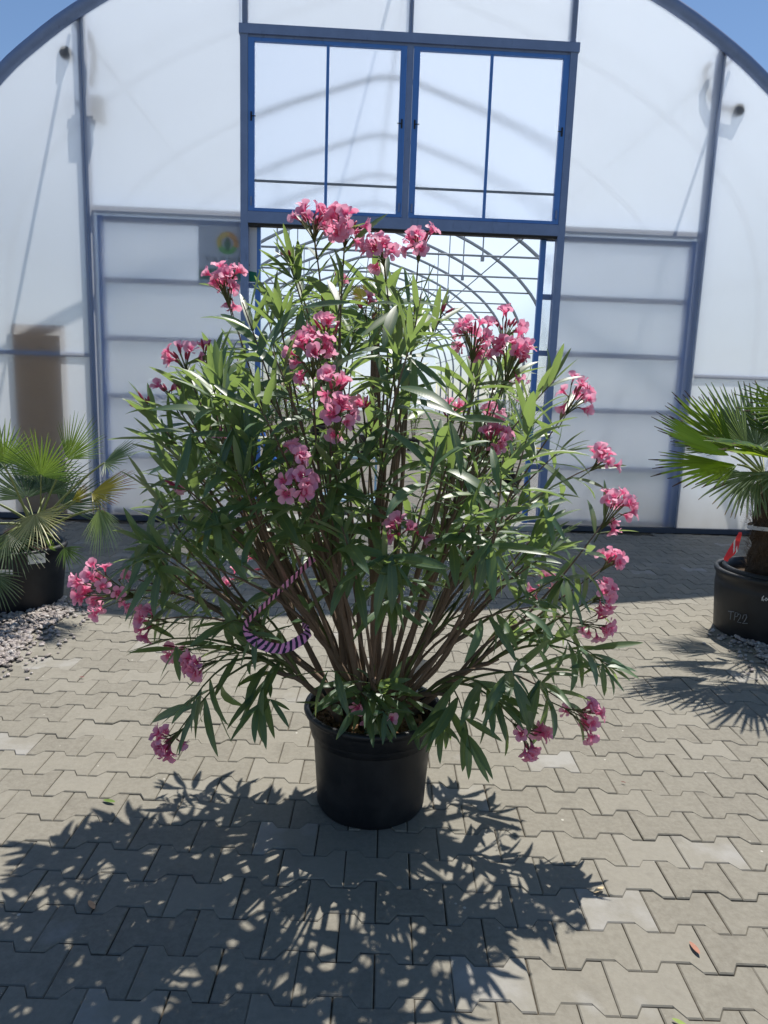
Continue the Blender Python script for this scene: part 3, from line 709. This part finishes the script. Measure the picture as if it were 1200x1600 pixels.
# main stems: k-means over tip directions
BASE = PC + Vector((0,0,0.30))
def dirvec(p): return (p-BASE).normalized()
NK = 30; dirs = [dirvec(t[0]) for t in TIPS]; cen = [dirs[i] for i in random.sample(range(len(dirs)), NK)]
for _ in range(12):
    asg = [max(range(NK), key=lambda k: d.dot(cen[k])) for d in dirs]
    for k in range(NK):
        mm = [dirs[i] for i in range(len(dirs)) if asg[i] == k]
        if mm: cen[k] = sum(mm, Vector()).normalized()
FOL = Foliage()
def leafy(path, tip_dir, flowers, dens=1.0, reach=0.36):
    L = [0.0]
    for a, b in zip(path[:-1], path[1:]): L.append(L[-1]+(b-a).length)
    tot = L[-1]; s_ = 0.015 if flowers < 1 else 0.05; ph = U(0, 6.28); j = 0
    while s_ < min(reach, tot*0.85):
        q = tot-s_; i = max(0, min(len(L)-2, next((k for k in range(len(L)-1) if L[k+1] >= q), len(L)-2)))
        t = (q-L[i])/max(1e-6, L[i+1]-L[i]); p = path[i].lerp(path[i+1], t); tg = (path[i+1]-path[i]).normalized()
        a_, d_, b_ = frame_from(tg, Vector((0,0,1)) if abs(tg.z) < 0.95 else Vector((1,0,0)))
        age = s_/reach
        for k in range(3):
            if random.random() < 0.27+0.45*age+(1-dens)*0.4: continue
            an = ph + k*2.094 + U(-0.25,0.25); rad = a_*math.cos(an)+b_*math.sin(an)
            op = math.radians(15 + 62*min(1, age*1.25) + U(-9,9))
            d = tg*math.cos(op)+rad*math.sin(op) + Vector((0,0,-0.05-0.50*age*random.random()))
            ln = (0.075+0.10*min(1, 0.25+age*2.2))*U(0.82,1.2)
            FOL.add(p, d, Vector((0,0,1))*0.7+tg*0.6, ln, max(0, random.gauss(0.15+0.6*age, 0.25)), U(-0.5,0.5))
        ph += 1.05; s_ += U(0.020,0.034)*(1+age*0.8); j += 1
bark_mb = None
for k in range(NK):
    ids = [i for i in range(len(TIPS)) if asg[i] == k]
    if not ids: continue
    cent = sum((TIPS[i][0] for i in ids), Vector())/len(ids)
    a = math.atan2(cent.y-PC.y, cent.x-PC.x)+U(-.3,.3); rr = U(0.02, 0.12)
    b = PC + Vector((math.cos(a)*rr, math.sin(a)*rr*0.9, 0.29))
    mind = min((TIPS[i][0]-b).length for i in ids)
    low = cent.z < 0.75
    fork = b.lerp(cent, 0.55 if not low else 0.5); 
    if (fork-b).length > mind*0.8: fork = b + (fork-b).normalized()*mind*0.8
    if low: fork.z += 0.10
    ctrl = b.lerp(fork, 0.5) + Vector((0,0,0.03+0.10*(1-max(0, dirvec(cent).z)))) + rvec()*0.02
    main = bez(b, ctrl, fork, 9); main = [p + rvec()*0.004 for p in main]
    r0 = 0.0082+0.0020*math.sqrt(len(ids)) ; mbs = MB()
    if (cent-b).length < 0.35: r0 *= 0.45
    mbs.tube(main, [r0*(1-0.45*i/9) for i in range(10)], 7)
    for i in ids:
        tip = TIPS[i][0]; tt = U(0.6, 1.0); idx = min(9, int(tt*9)); st = main[idx]; tg = (main[idx]-main[idx-1]).normalized()
        dist = (tip-st).length
        c_ = st + tg*dist*0.45 + Vector((0,0,0.05*dist)) + rvec()*dist*0.05
        end = tip
        if tip.z < 0.85 and (Vector((tip.x, tip.y, 0))-Vector((PC.x, PC.y, 0))).length > 0.35: c_.z += 0.16*min(1, dist*1.5)
        path = bez(st, c_, end, 9)
        rs_ = r0*0.5 if dist > 0.3 else r0*0.35
        mbs.tube(path, [max(0.0018, rs_*(1-0.75*j/9)) for j in range(10)], 6, mi=0 if dist > 0.5 else 1)
        ax = (path[-1]-path[-2]).normalized()
        fl = TIPS[i][1]
        inner = (tip-Vector((0.12,2.42,1.2))).length < 0.5
        leafy(path, ax, fl, 0.7 if inner else 1.0, U(0.22,0.36))
        if fl >= 0:
            cluster(ole, PC, tip, (ax + Vector((0,0,0.25))).normalized(), max(0.016, TIPS[i][3]*1.05), fl if fl < 3 else int(fl*1.55+0.5), TIPS[i][2], 0.043)
    loc(mbs, PC).build('stem', [M['stem'], M['shoot']], ole, True)
# low sprigs rooted in the pot and hanging leaves over the rim
for x, y, Y in [(600,1085,2.16),(560,1090,2.17),(640,1090,2.2),(505,1100,2.25)]:
    tip = at(x, y, Y); b = PC + Vector(((tip.x-PC.x)*0.5, -0.03, 0.30)); path = bez(b, b.lerp(tip,0.5)+Vector((0,0,0.05)), tip, 6)
    loc(MB().tube(path, 0.003, 5), PC).build('stem', [M['shoot']], ole, True); leafy(path, tip-b, 0, 1.0, 0.12)
STEMZONE = [(430,900),(500,850),(560,900),(570,970),(640,970),(700,900),(770,930),(770,1040),(650,1070),(500,1060),(430,1000)]
def in_poly(P, x, y):
    c = False
    for i in range(len(P)):
        (x0, y0), (x1, y1) = P[i-1], P[i]
        if (y0 > y) != (y1 > y) and x < (x1-x0)*(y-y0)/(y1-y0)+x0: c = not c
    return c
blooms = [(proj(t[0]), t[3]*F_PX/t[0].y) for t in TIPS if t[1] > 0] + [((x, y, 2.2), 13) for x, y, Y in RIB]
kept = []
for it in FOL.items:                  # open up the leaf canopy where the photograph shows flowers or bare stems
    c_ = it[0]+it[2]*(it[4]*0.5); x, y, k = proj(c_)
    if any(k < b[0][2]+0.02 and math.hypot(x-b[0][0], y-b[0][1]) < b[1]*1.25 for b in blooms): continue
    if math.hypot(x-546, y-1148) < 26 and k < 2.3: continue
    if in_poly(STEMZONE, x, y) and random.random() < 0.80: continue
    if (in_poly([(200,890),(480,830),(480,1080),(260,1080)], x, y) or in_poly([(690,890),(900,900),(880,1070),(690,1070)], x, y)) and random.random() < 0.45: continue
    if random.random() < 0.06: continue
    kept.append(it)
FOL.items = kept
for x, y, Y, n, L in [(612,868,1.80,9,0.165),(765,848,1.84,9,0.165),(228,850,2.08,8,0.15),(248,885,2.06,7,0.16),(395,985,2.0,6,0.12),(798,1052,1.96,8,0.17),(842,1062,2.02,7,0.16),(942,1040,2.18,6,0.11),(420,1090,2.04,5,0.10),(600,1112,2.10,7,0.11),(690,1128,2.08,7,0.11),(365,665,1.92,7,0.15),(880,905,2.2,8,0.15),(640,560,2.0,8,0.16),(700,660,1.95,8,0.15),(470,480,2.1,7,0.16),(620,480,2.15,7,0.17),(300,680,2.0,8,0.14),(330,800,1.95,8,0.13),(850,790,2.1,8,0.13),(275,1010,2.1,6,0.12),(740,770,1.9,8,0.14)]:
    hub = at(x, y, Y); ph = U(0, 6.28)          # heavy rosettes whose leaves hang down
    for i in range(n):
        a_ = ph + 2.399*i; d = Vector((math.cos(a_), math.sin(a_)*0.8-0.15, -U(0.5, 2.2) if i % 4 else 0.1))
        FOL.add(hub+rvec()*0.008, d, Vector((math.cos(a_)*0.6, math.sin(a_)*0.6-0.5, 0.8)), L*U(0.85,1.15), U(0.1,0.5), U(-0.3,0.3))
FOL.build(ole, M['leaf'], 300, PC)
print('oleander tips', len(TIPS), 'leaves', len(FOL.items))

# plant label in the pot and ribbon round the stems
def label_tag(name, lab, corners, thick, mat, Y, stake=None, group=None, cat='label'):
    P = [at(x, y, Y) for x, y in corners]; root = thing(name, lab, cat, P[0], group)
    vs = P + [p+Vector((0,thick,0)) for p in P]
    part(MB().add(vs, [(0,1,2,3),(7,6,5,4),(0,4,5,1),(1,5,6,2),(2,6,7,3),(3,7,4,0)]), 'card', mat, root)
    if stake:
        A, B = [at(x, y, Y+0.002) for x, y in stake]
        part(MB().tube([A, B], 0.004, 5, flat=0.4), 'stake', mat, root)
    return root
label_tag('plant_label', 'clear plastic plant label stuck in the oleander pot', [(640,1064),(668,1066),(677,1034),(650,1028)], 0.0015, M['tag'], 2.42, ((652,1064),(649,1118)))
rib = RIB
def ribbon(mb, pts, wid, spin, thick=0.0006):
    P = [Vector(p) for p in pts]; vs = []; uv = []; L = 0
    for i, p in enumerate(P):
        t = (P[min(i+1,len(P)-1)]-P[max(i-1,0)]).normalized(); view = (CP-p).normalized()
        a = t.cross(view).normalized(); n_ = a.cross(t); an = spin[i]; w_ = a*math.cos(an)+n_*math.sin(an); nn = n_*math.cos(an)-a*math.sin(an)
        if i: L += (p-P[i-1]).length
        for sx, sn in ((-1,1),(1,1),(1,-1),(-1,-1)):
            vs.append(p+w_*(sx*wid[i]/2)+nn*(sn*thick)); uv.append((0.5+sx*0.5, L))
    fs = []
    for i in range(len(P)-1):
        for k in range(4): fs.append((4*i+k, 4*i+(k+1) % 4, 4*i+4+(k+1) % 4, 4*i+4+k))
    fs += [(3,2,1,0), tuple(4*(len(P)-1)+k for k in range(4))]
    return mb.add(vs, fs, uv)
pr = [at(*p) for p in rib]; spn = [0.3,0.7,0.9,0.5,0.9,0.6,0.9,0.6,0.8,0.3,0.1,0.0,0.2,0.1,0.05,0.3,0.8,0.6]
ribbon(MB(), pr, [0.022,0.021,0.018,0.018,0.016,0.016,0.017,0.017,0.020,0.025,0.030,0.030,0.029,0.030,0.031,0.028,0.020,0.016], spn).build('ribbon', M['stripes'], label='pink and black striped ribbon looped among the oleander stems', cat='ribbon')

# ------------------------------------------------------------------ fan palms
def fan(mb, hub, tip, face, spread, nseg, split=0.55, droop=0.25, cup=0.12, fold=1.1, taper=0.8):
    d = tip-hub; R_ = d.length; d = d.normalized(); n_ = face-d*face.dot(d)
    n_ = n_.normalized() if n_.length > 1e-3 else d.orthogonal().normalized()
    s_ = d.cross(n_).normalized(); sp_ = math.radians(spread); dp = sp_/nseg
    for i in range(nseg):
        ph = -sp_/2 + (i+0.5+U(-0.25,0.25))*dp; rr = R_*(1-0.30*(abs(ph)/(sp_/2))**2)*U(0.86,1.06)
        e = d*math.cos(ph)+s_*math.sin(ph); t = s_*math.cos(ph)-d*math.sin(ph)
        vs = []; uv = []; dr = droop*U(0.5,1.6)
        for q in (0.04, 0.28, split, 0.74, 0.90, 1.0):
            r_ = rr*q; w_ = rr*min(q, split)*math.tan(dp/2)*1.06
            if q > split: w_ *= max(0.02, (1-q)/(1-split))**taper
            c_ = hub + e*r_ + n_*(cup*R_*q*q*0.6) ; c_.z -= dr*rr*max(0, q-0.35)**2
            for k in (-1, 0, 1): vs.append(c_ + t*(k*w_) + n_*(w_*fold*(1 if k == 0 else -1)*0.5)); uv.append((0.5+0.5*k, q))
        mb.add(vs, [(3*j+c, 3*j+c+1, 3*j+4+c, 3*j+3+c) for j in range(5) for c in (0,1)], uv, random.random())
def frond(root, crown, hub, tip, face, spread=170, nseg=30, mat='palm', droop=0.25, split=0.55, cup=0.1, taper=0.8):
    org = Vector(root.location)
    mb = MB(); fan(mb, hub, tip, face, spread, nseg, split, droop, cup, taper=taper)
    o = loc(mb, org).build('frond', M[mat], root)
    mid = crown.lerp(hub, 0.5) + Vector((0,0,0.10*(hub-crown).length))
    loc(MB().tube(bez(crown, mid, hub, 7), [0.012,0.010,0.009,0.008,0.007,0.007,0.006,0.005], 6, flat=0.6), org).build('petiole', M['petiole'], o, True)
    return o
def palm_pot(root, rb, rt, h, inner=True):
    pr_ = [(0,0.004),(rb-0.006,0),(rb,0.012),(rb+(rt-rb)*0.7,h*0.72),(rb+(rt-rb)*0.72,h*0.78),(rt-0.012,h*0.80),(rt-0.008,h*0.90),(rt,h*0.92),(rt+0.004,h*0.97),(rt,h),(rt-0.020,h),(rt-0.024,h*0.97),(rt-0.028,h*0.80),(0,h*0.79)]
    o = MB().lathe(pr_, (0,0,0), 56).build('pot', M['pot'], root, True)
    soil_mesh(rt-0.027, h*0.86, seed=3).build('soil', M['soil'], root, True); return o
CAMF = lambda p: (CP-p).normalized()
UPV = Vector((0,0,1))
# left palm
LP = Vector((-2.18, 4.63, 0.0))
lp = thing('potted_palm', 'bushy fan palm with yellowed lower fronds in a wide black pot', 'potted plant', LP)
palm_pot(lp, 0.285, 0.325, 0.40)
crown = at(58, 828, LP.y)
loc(MB().tube([LP+Vector((0.02,0,0.33)), LP+Vector((0.03,0,0.42)), crown+Vector((0,0,0.02)), crown+Vector((0,0,0.10))], [0.085,0.095,0.075,0.02], 12), LP).build('trunk', M['fibre'], lp, True)
for i in range(16):
    a = U(0,6.28); b = crown+Vector((math.cos(a)*0.06, math.sin(a)*0.06, U(-0.18,0.0)))
    loc(MB().tube([b, b+Vector((math.cos(a)*0.05, math.sin(a)*0.05, 0.07))], [0.016,0.006], 5), LP).build('leaf_stub', M['fibre'], lp)
def fr(root, cr, h, t, mat='palm', spread=170, nseg=30, droop=0.2, face=None, split=0.38, cup=0.1, taper=0.6):
    H, T = at(*h), at(*t); f = face if face is not None else CAMF(H)*0.8+UPV*0.6
    return frond(root, cr+Vector((U(-.03,.03),U(-.03,.03),U(-.03,.02))), H, T, f, spread, nseg, mat, droop, split, cup, taper)
for h, t, mt, spd, ns, dr, fc in [
    ((64,744,4.42),(70,668,4.30),'palm',190,34,0.05,None), ((104,718,4.62),(150,650,4.62),'palm',105,24,0.1,None), ((163,723,4.5),(219,702,4.42),'palm_grey',150,26,0.15,Vector((-0.3,-0.5,0.9))),
    ((143,770,4.5),(212,762,4.40),'palm_yellow',120,24,0.15,Vector((0,-0.6,0.8))), ((112,783,4.55),(142,762,4.5),'palm_yellow',70,12,0.1,None), ((55,803,4.30),(64,862,4.12),'palm_pale',185,30,0.1,Vector((0,-0.9,0.4))),
    ((154,795,4.5),(172,868,4.42),'palm_grey',120,24,0.15,Vector((-0.5,-0.7,0.3))), ((5,724,4.45),(14,650,4.36),'palm',150,28,0.05,None), ((42,778,4.82),(14,700,5.0),'palm_grey',170,30,0.1,None),
    ((72,772,4.9),(98,690,5.05),'palm_grey',150,28,0.1,None), ((12,832,4.30),(30,905,4.12),'palm_grey',170,30,0.25,Vector((0,-0.8,0.5))), ((100,856,4.42),(124,884,4.38),'palm',140,16,0.3,None),
    ((-45,770,4.5),(-120,720,4.4),'palm',160,28,0.1,None), ((-30,820,4.4),(-100,860,4.2),'palm_pale',160,26,0.2,None), ((-10,740,5.0),(-40,660,5.2),'palm_grey',150,26,0.1,None), ((96,790,5.0),(170,760,5.3),'palm_grey',140,24,0.1,None), ((78,858,4.40),(84,842,4.36),'palm',120,12,0.1,None)]:
    fr(lp, crown, h, t, mt, spd, ns, dr, fc)
sm = thing('seedling_palm', 'small grey green palm drooping beside the wide pot on the gravel', 'palm', Vector((-2.34, 4.10, 0.0)))
loc(MB().tube([sm.location, sm.location+Vector((0,0,0.12))], [0.05,0.04], 10), Vector(sm.location)).build('trunk', M['fibre'], sm, True)
scr = Vector(sm.location)+Vector((0,0,0.12))
for h, t in [((-12,898,4.1),(14,948,4.02)), ((-30,890,4.1),(-70,930,4.0)), ((-25,880,4.2),(-30,820,4.2))]: fr(sm, scr, h, t, 'palm_grey', 150, 22, 0.3, Vector((0.3,-0.8,0.5)))
c1 = label_tag('plant_card', 'white handwritten card on the rim of the wide palm pot', [(44,882),(71,879),(70,864),(43,867)], 0.002, M['card'], 4.30)
for s_ in [[(49,871),(52,872),(50,875)], [(54,875),(56,870),(57,875),(59,871)], [(60,874),(62,872),(64,875),(66,873)], [(55,880),(57,878),(60,880)]]:
    part(MB().tube([at(x, y, 4.298) for x, y in s_], 0.0022, 4), 'handwriting', M['ink'], c1)
label_tag('plant_card', 'dull white card at the left side of the wide palm pot', [(-12,900),(20,900),(19,891),(-12,890)], 0.002, M['card'], 4.27)

# right palm
RP = Vector((2.735, 4.27, 0.0))
rp = thing('potted_palm', 'stout fan palm with hairy brown trunk in a black pot marked TP22', 'potted plant', RP)
rpot = palm_pot(rp, 0.335, 0.365, 0.41)
MB().lathe([(0.318,0.36),(0.322,0.415),(0.316,0.43),(0.306,0.43),(0.300,0.36)], (0.0,0.0,0), 48).build('inner_pot', M['pot'], rp, True)
rcrown = at(1196, 752, RP.y)
tr = MB(); nz = 16
for j in range(nz+1): pass
zs = [0.34+(rcrown.z+0.06-0.34)*j/nz for j in range(nz+1)]
vs = []; fs = []
for j, z in enumerate(zs):
    for k in range(28):
        q = 2*math.pi*k/28; r_ = 0.190 - 0.02*math.sin(math.pi*j/nz*0.9) + 0.014*math.sin(k*5.3+j*2.1)*0.6 + U(-.010,.010)
        if j == nz: r_ *= 0.6
        vs.append((r_*math.cos(q), r_*math.sin(q), z))
for j in range(nz):
    for k in range(28): fs.append((j*28+k, j*28+(k+1) % 28, (j+1)*28+(k+1) % 28, (j+1)*28+k))
MB().add(vs, fs).build('trunk', M['fibre'], rp)
hb = MB()
for i in range(2600):
    q = U(0,6.28); z = U(0.40, rcrown.z+0.05); b = Vector((0.185*math.cos(q), 0.185*math.sin(q), z)); d = Vector((math.cos(q), math.sin(q), U(-0.2,1.3)))+rvec()*0.6
    L = U(0.03,0.10)*(1.3 if z > 0.75 else 0.8); t = d.cross(UPV).normalized()*0.0018
    mid_ = b+d.normalized()*L*0.6; e = mid_+(d.normalized()+rvec()*0.5)*L*0.4
    hb.add([b-t, b+t, mid_+t*0.8, mid_-t*0.8, e], [(0,1,2,3),(3,2,4)])
hb.build('trunk_hair', M['hair'], rp, kind='stuff')
for h, t, mt, spd, ns, dr, fc in [
    ((1142,712,4.1),(1016,662,4.02),'palm_brown_tip',60,16,0.06,Vector((0.4,-0.5,0.9))), ((1150,706,4.3),(1042,624,4.42),'palm_brown_tip',75,18,0.05,None), ((1168,700,4.35),(1082,607,4.5),'palm_grey',80,20,0.05,None),
    ((1182,698,4.42),(1158,600,4.7),'palm_grey',130,28,0.05,None), ((1152,726,3.98),(1026,738,3.78),'palm_brown_tip',70,16,0.18,Vector((0,-0.35,0.95))), ((1262,636,4.02),(1150,642,3.92),'palm_brown_tip',60,14,0.02,Vector((0,-0.8,0.6))),
    ((1172,742,4.15),(1104,780,4.0),'palm_grey',120,22,0.4,Vector((0,-0.6,0.8))), ((1188,738,3.95),(1192,800,3.72),'palm_grey',150,24,0.4,Vector((0,-0.7,0.7))), ((1255,700,4.2),(1380,650,4.1),'palm_brown_tip',150,28,0.1,None),
    ((1250,725,4.0),(1370,760,3.8),'palm_brown_tip',150,28,0.2,Vector((0,-0.5,0.9))), ((1225,690,4.35),(1262,585,4.5),'palm',150,28,0.05,None), ((1205,715,3.9),(1195,690,3.50),'palm',150,30,0.25,Vector((0,-0.3,0.95))),
    ((1190,700,4.6),(1180,650,5.0),'palm_grey',150,28,0.1,None), ((1235,735,3.8),(1290,790,3.45),'palm_grey',160,28,0.25,Vector((0,-0.4,0.9))), ((1150,700,4.5),(1050,690,4.7),'palm_grey',120,24,0.1,Vector((0,-0.3,1))), ((1230,720,4.0),(1260,700,3.55),'palm_brown_tip',170,30,0.2,Vector((0,-0.2,1)))]:
    fr(rp, rcrown, h, t, mt, spd, ns, dr, fc, split=0.5, taper=0.4)
tp = MB()
for s_ in [[(1138,955),(1147,956)], [(1142.5,955.5),(1141,968)], [(1147,969),(1149,957),(1153,958),(1152.5,963),(1148.5,963.5)], [(1152,962),(1155,959),(1157.5,961),(1156,966),(1152,972),(1158,973)], [(1160,967),(1162,961),(1166,960.5),(1167,964),(1163,971),(1160,974),(1168,974)]]:
    tp.tube([on_cyl(x, y, RP, 0.352)-RP for x, y in s_], 0.0024, 4)
tp.build('handwriting', M['dullchalk'], rpot)
t6 = MB()
for s_ in [[(1193.5,931),(1191,934),(1190.5,938),(1193,939),(1194.5,936.5),(1191,936)], [(1197,934),(1195.5,937),(1197,939),(1199,937),(1197.5,934)], [(1201,934),(1200,937),(1201.5,939),(1203,937),(1202,934)]]:
    t6.tube([on_cyl(x, y, RP, 0.362)-RP for x, y in s_], 0.0022, 4)
t6.build('handwriting', M['chalk'], rpot)
# tape tied round the right trunk
tz = at(1165, 829, RP.y-0.12).z
ring = [RP+Vector((0.206*math.cos(2*math.pi*k/24), 0.206*math.sin(2*math.pi*k/24), tz+0.012*math.sin(k*0.5))) for k in range(25)]
tpe = thing('marker_tape', 'red and white tape tied round the hairy palm trunk', 'tape', RP+Vector((0,0,tz)))
vs = []; uv = []
for i, p in enumerate(ring): vs += [p-Vector((0,0,0.012)), p+Vector((0,0,0.012))]; uv += [(0, 0.11), (1, 0.11)]
part(MB().add(vs, [(2*i, 2*i+2, 2*i+3, 2*i+1) for i in range(24)], uv), 'band', simple('pale_band', (0.55,0.55,0.57), 0.4), tpe)
for off, y2 in ((0, 0), (5, -6)):
    tl = [at(1156+off*0.5, 832, RP.y-0.16), at(1151+off*0.4, 845, RP.y-0.19), at(1143+off, 860, RP.y-0.20), at(1133+off, 876+y2, RP.y-0.20)]
    part(ribbon(MB(), tl, [0.010,0.026,0.034,0.030], [0.7,0.3,0.1,0.5]), 'tail', M['tape'], tpe)

# ------------------------------------------------------------------ plants and things seen through the doorway
def shrub(name, lab, p, rad, h, n, potr, poth, flowers=None, mat='shrub', group=None):
    root = thing(name, lab, 'potted plant', p, group)
    MB().lathe([(0,0.003),(potr*0.8,0),(potr,poth*0.9),(potr*1.06,poth*0.92),(potr*1.06,poth),(potr*0.95,poth),(potr*0.93,poth*0.85),(0,poth*0.85)], (0,0,0), 24).build('pot', M['pot'], root, True)
    f = Foliage(); st = MB()
    ns = max(8, n//22); ends = []
    for i in range(ns):
        v = rvec(); v.z = abs(v.z)*1.0; e = Vector((v.x*rad*U(0.4,1), v.y*rad*U(0.4,1), poth+h*U(0.35,1.0)))
        path = bez(Vector((v.x*0.03, v.y*0.03, poth*0.8)), Vector((v.x*rad*0.2, v.y*rad*0.2, poth+h*0.4)), e, 6); st.tube(path, [0.007-0.0008*k for k in range(7)], 5); ends.append(e)
        for q in range(n//ns):
            t = random.random()**0.5; s_ = int(t*5.99); b = path[s_].lerp(path[s_+1], t*5.99-s_); d = rvec()+Vector((0,0,0.5))
            f.add(b, d, UPV, U(0.08,0.16), U(0,0.9), U(-.5,.5))
    st.build('stem', M['stem'], root, True); f.build(root, M[mat], 0, Vector((0,0,0)))
    if flowers:
        fm, nn = flowers
        for i in range(nn):
            e = random.choice(ends)+rvec()*0.05; mbf = MB()
            for j in range(5):
                d = rvec(); c_ = e+d*0.03; a_, d2, b2 = frame_from(d, rvec())
                mbf.add([c_-a_*0.02, c_+b2*0.02, c_+a_*0.02, c_-b2*0.02, c_+d*0.012], [(0,1,4),(1,2,4),(2,3,4),(3,0,4)], [(0.5,0.6)]*5)
            mbf.build('flower_cluster', fm, root)
    return root
M['yellow_fl'] = simple('yellow_flower', (0.80,0.48,0.02), 0.6)
G_IN = 'potted shrubs standing inside the greenhouse'
inp = [(-0.75,9.6,0.5,1.3,300,'leafy shrub with pink flowers just inside left door leaf',('petal',10)), (-0.95,12.0,0.6,1.5,320,'dark leafy shrub behind the pink flowered shrub inside greenhouse',None), (2.4,10.5,0.6,1.5,340,'leafy shrub with pink flowers inside by right door leaf',('petal',12)),
       (1.75,11.6,0.35,0.45,200,'low shrub with yellow flowers in a pot inside the doorway',('yellow_fl',14)), (2.9,13.2,0.7,1.8,340,'tall leafy shrub behind the pink shrub on the right inside',None), (-1.6,14.5,0.7,1.9,340,'tall shrub at the left wall deep inside the greenhouse',None),
       (1.5,17.0,0.6,1.2,240,'rounded shrub standing alone deep inside the greenhouse',None), (3.25,8.25,0.45,0.5,260,'low green shrub pressed behind the frosted film by right post',None), (3.8,8.3,0.35,0.4,200,'smaller green shrub behind the film under the side rail',None), (0.6,24.0,0.8,1.6,240,'distant shrub near the far end of the greenhouse aisle',None)]
for x, y, r_, h_, n_, lab, fl in inp:
    shrub('potted_shrub', lab, Vector((x, y, 0)), r_, h_, n_, 0.17, 0.28, (M[fl[0]], fl[1]) if fl else None, group=G_IN)
def tall_palm(p, h, R_, lab, mats):
    root = thing('tall_palm', lab, 'palm', p); pr_ = [(0,0.003),(0.25,0),(0.30,0.4),(0.32,0.42),(0.32,0.45),(0.28,0.45),(0,0.4)]
    MB().lathe(pr_, (0,0,0), 24).build('pot', M['pot'], root, True)
    MB().tube([(0,0,0.38),(0.02,0,h*0.5),(0,0.02,h)], [0.12,0.10,0.09], 10).build('trunk', M['fibre'], root, True)
    cr = Vector(p)+Vector((0,0,h))
    for i in range(16):
        a = 2.4*i; el = math.radians(75-7.5*i); d = Vector((math.cos(a)*math.cos(el), math.sin(a)*math.cos(el), math.sin(el)))
        hub = cr+d*R_*0.55; frond(root, cr, hub, hub+d*R_*0.6+Vector((0,0,-0.1*R_)), UPV*0.6+CAMF(hub)*0.5, 190, 22, mats[i % len(mats)], 0.25)
q = at(588, 470, 15.5); tall_palm(Vector((q.x, 15.5, 0)), q.z-0.25, 0.75, 'tall fan palm with yellowish crown deep inside the greenhouse', ['palm','palm_yellow','palm'])
q = at(505, 490, 18.5); tall_palm(Vector((q.x, 18.5, 0)), q.z-0.35, 0.8, 'tall dark green fan palm with dry fronds further inside the greenhouse', ['palm','palm_grey','palm_pale'])
bk = gnd(499, 834); kb = thing('bucket', 'narrow black plastic bucket standing by the doorway sill', 'bucket', bk)
MB().lathe([(0,0.003),(0.055,0),(0.068,0.27),(0.075,0.272),(0.075,0.29),(0.068,0.29),(0.05,0.03),(0,0.03)], (0,0,0), 28).build('bucket_body', M['pot'], kb, True)
MB().tube([(0.072*math.cos(a), 0.03*math.sin(a)-0.02, 0.28-0.05*math.sin(a)) for a in [math.pi*i/8 for i in range(9)]], 0.003, 5).build('bucket_handle', M['pipe'], kb, True)
tc = Vector((0.02, 8.35, 0.0)); tl = thing('plant_trolley', 'low light blue metal trolley just inside the doorway', 'trolley', tc)
lb = mat_metal('light_blue_metal', (0.30,0.45,0.55), 0.5)
MB().box((-0.35,-0.28,0.16), (0.35,0.28,0.185)).build('deck', lb, tl)
for sx in (-0.3, 0.3):
    MB().tube([(sx,0.26,0.18),(sx,0.26,0.62)], 0.014, 6).build('upright', lb, tl)
    for sy in (-0.22, 0.22): MB().tube([(sx-0.02,sy,0.055),(sx+0.02,sy,0.055)], 0.055, 14).build('wheel', M['black'], tl)
MB().tube([(-0.3,0.26,0.62),(0.3,0.26,0.62)], 0.014, 6).build('push_bar', lb, tl)
h1 = [at(408,668,8.6), at(414,690,8.55), at(420,712,8.6), at(436,722,8.7)]
MB().tube(bez(h1[0], h1[1], h1[2], 6)+[h1[3]], 0.03, 8).build('water_hose', simple('blue_hose', (0.02,0.16,0.60), 0.4), label='bright blue hose hanging by the left door leaf inside', cat='hose')

# ------------------------------------------------------------------ fallen leaves on the paving
def fallen(px, py, L, ang, col, lab):
    p = gnd(px, py, 0.006); vs, uv, fs = leaf_geo(0.5, 0.3, 0.25, 0.2)
    ca, sa = math.cos(ang), math.sin(ang)
    mb = MB().add([Vector(((v.x*ca-(v.y-0.5)*sa)*L, (v.x*sa+(v.y-0.5)*ca)*L, v.z*L*0.3+0.06*L)) for v in vs], fs, uv)
    o = mb.build('fallen_leaf', simple('fallen_leaf', col, 0.7, 0.3, 0, 0.3, 60), None, True, label=lab, cat='leaf', group='leaves fallen on the paving'); o.location = p
for a in [(170,1252,0.055,1.2,(0.10,0.16,0.03),'small green leaf fallen on paving beside the shrub shadow'), (143,1414,0.05,0.7,(0.55,0.30,0.16),'curled tan leaf lying in the dappled shadow'), (935,1391,0.045,2.1,(0.62,0.46,0.26),'pale yellow leaf on sunlit paving beyond the shadow tip'),
          (1085,1481,0.05,0.1,(0.32,0.15,0.10),'reddish dry leaf on sunlit paving'), (128,1058,0.03,1.4,(0.16,0.03,0.03),'tiny dark red leaf on paving below the gravel'), (1062,1598,0.04,0.8,(0.20,0.27,0.06),'yellow green leaf at the joint of two pavers'), (974,1222,0.02,1.0,(0.12,0.03,0.02),'tiny dark brown leaf crumb on sunlit paving')]:
    fallen(*a)
bpy.context.view_layer.update()
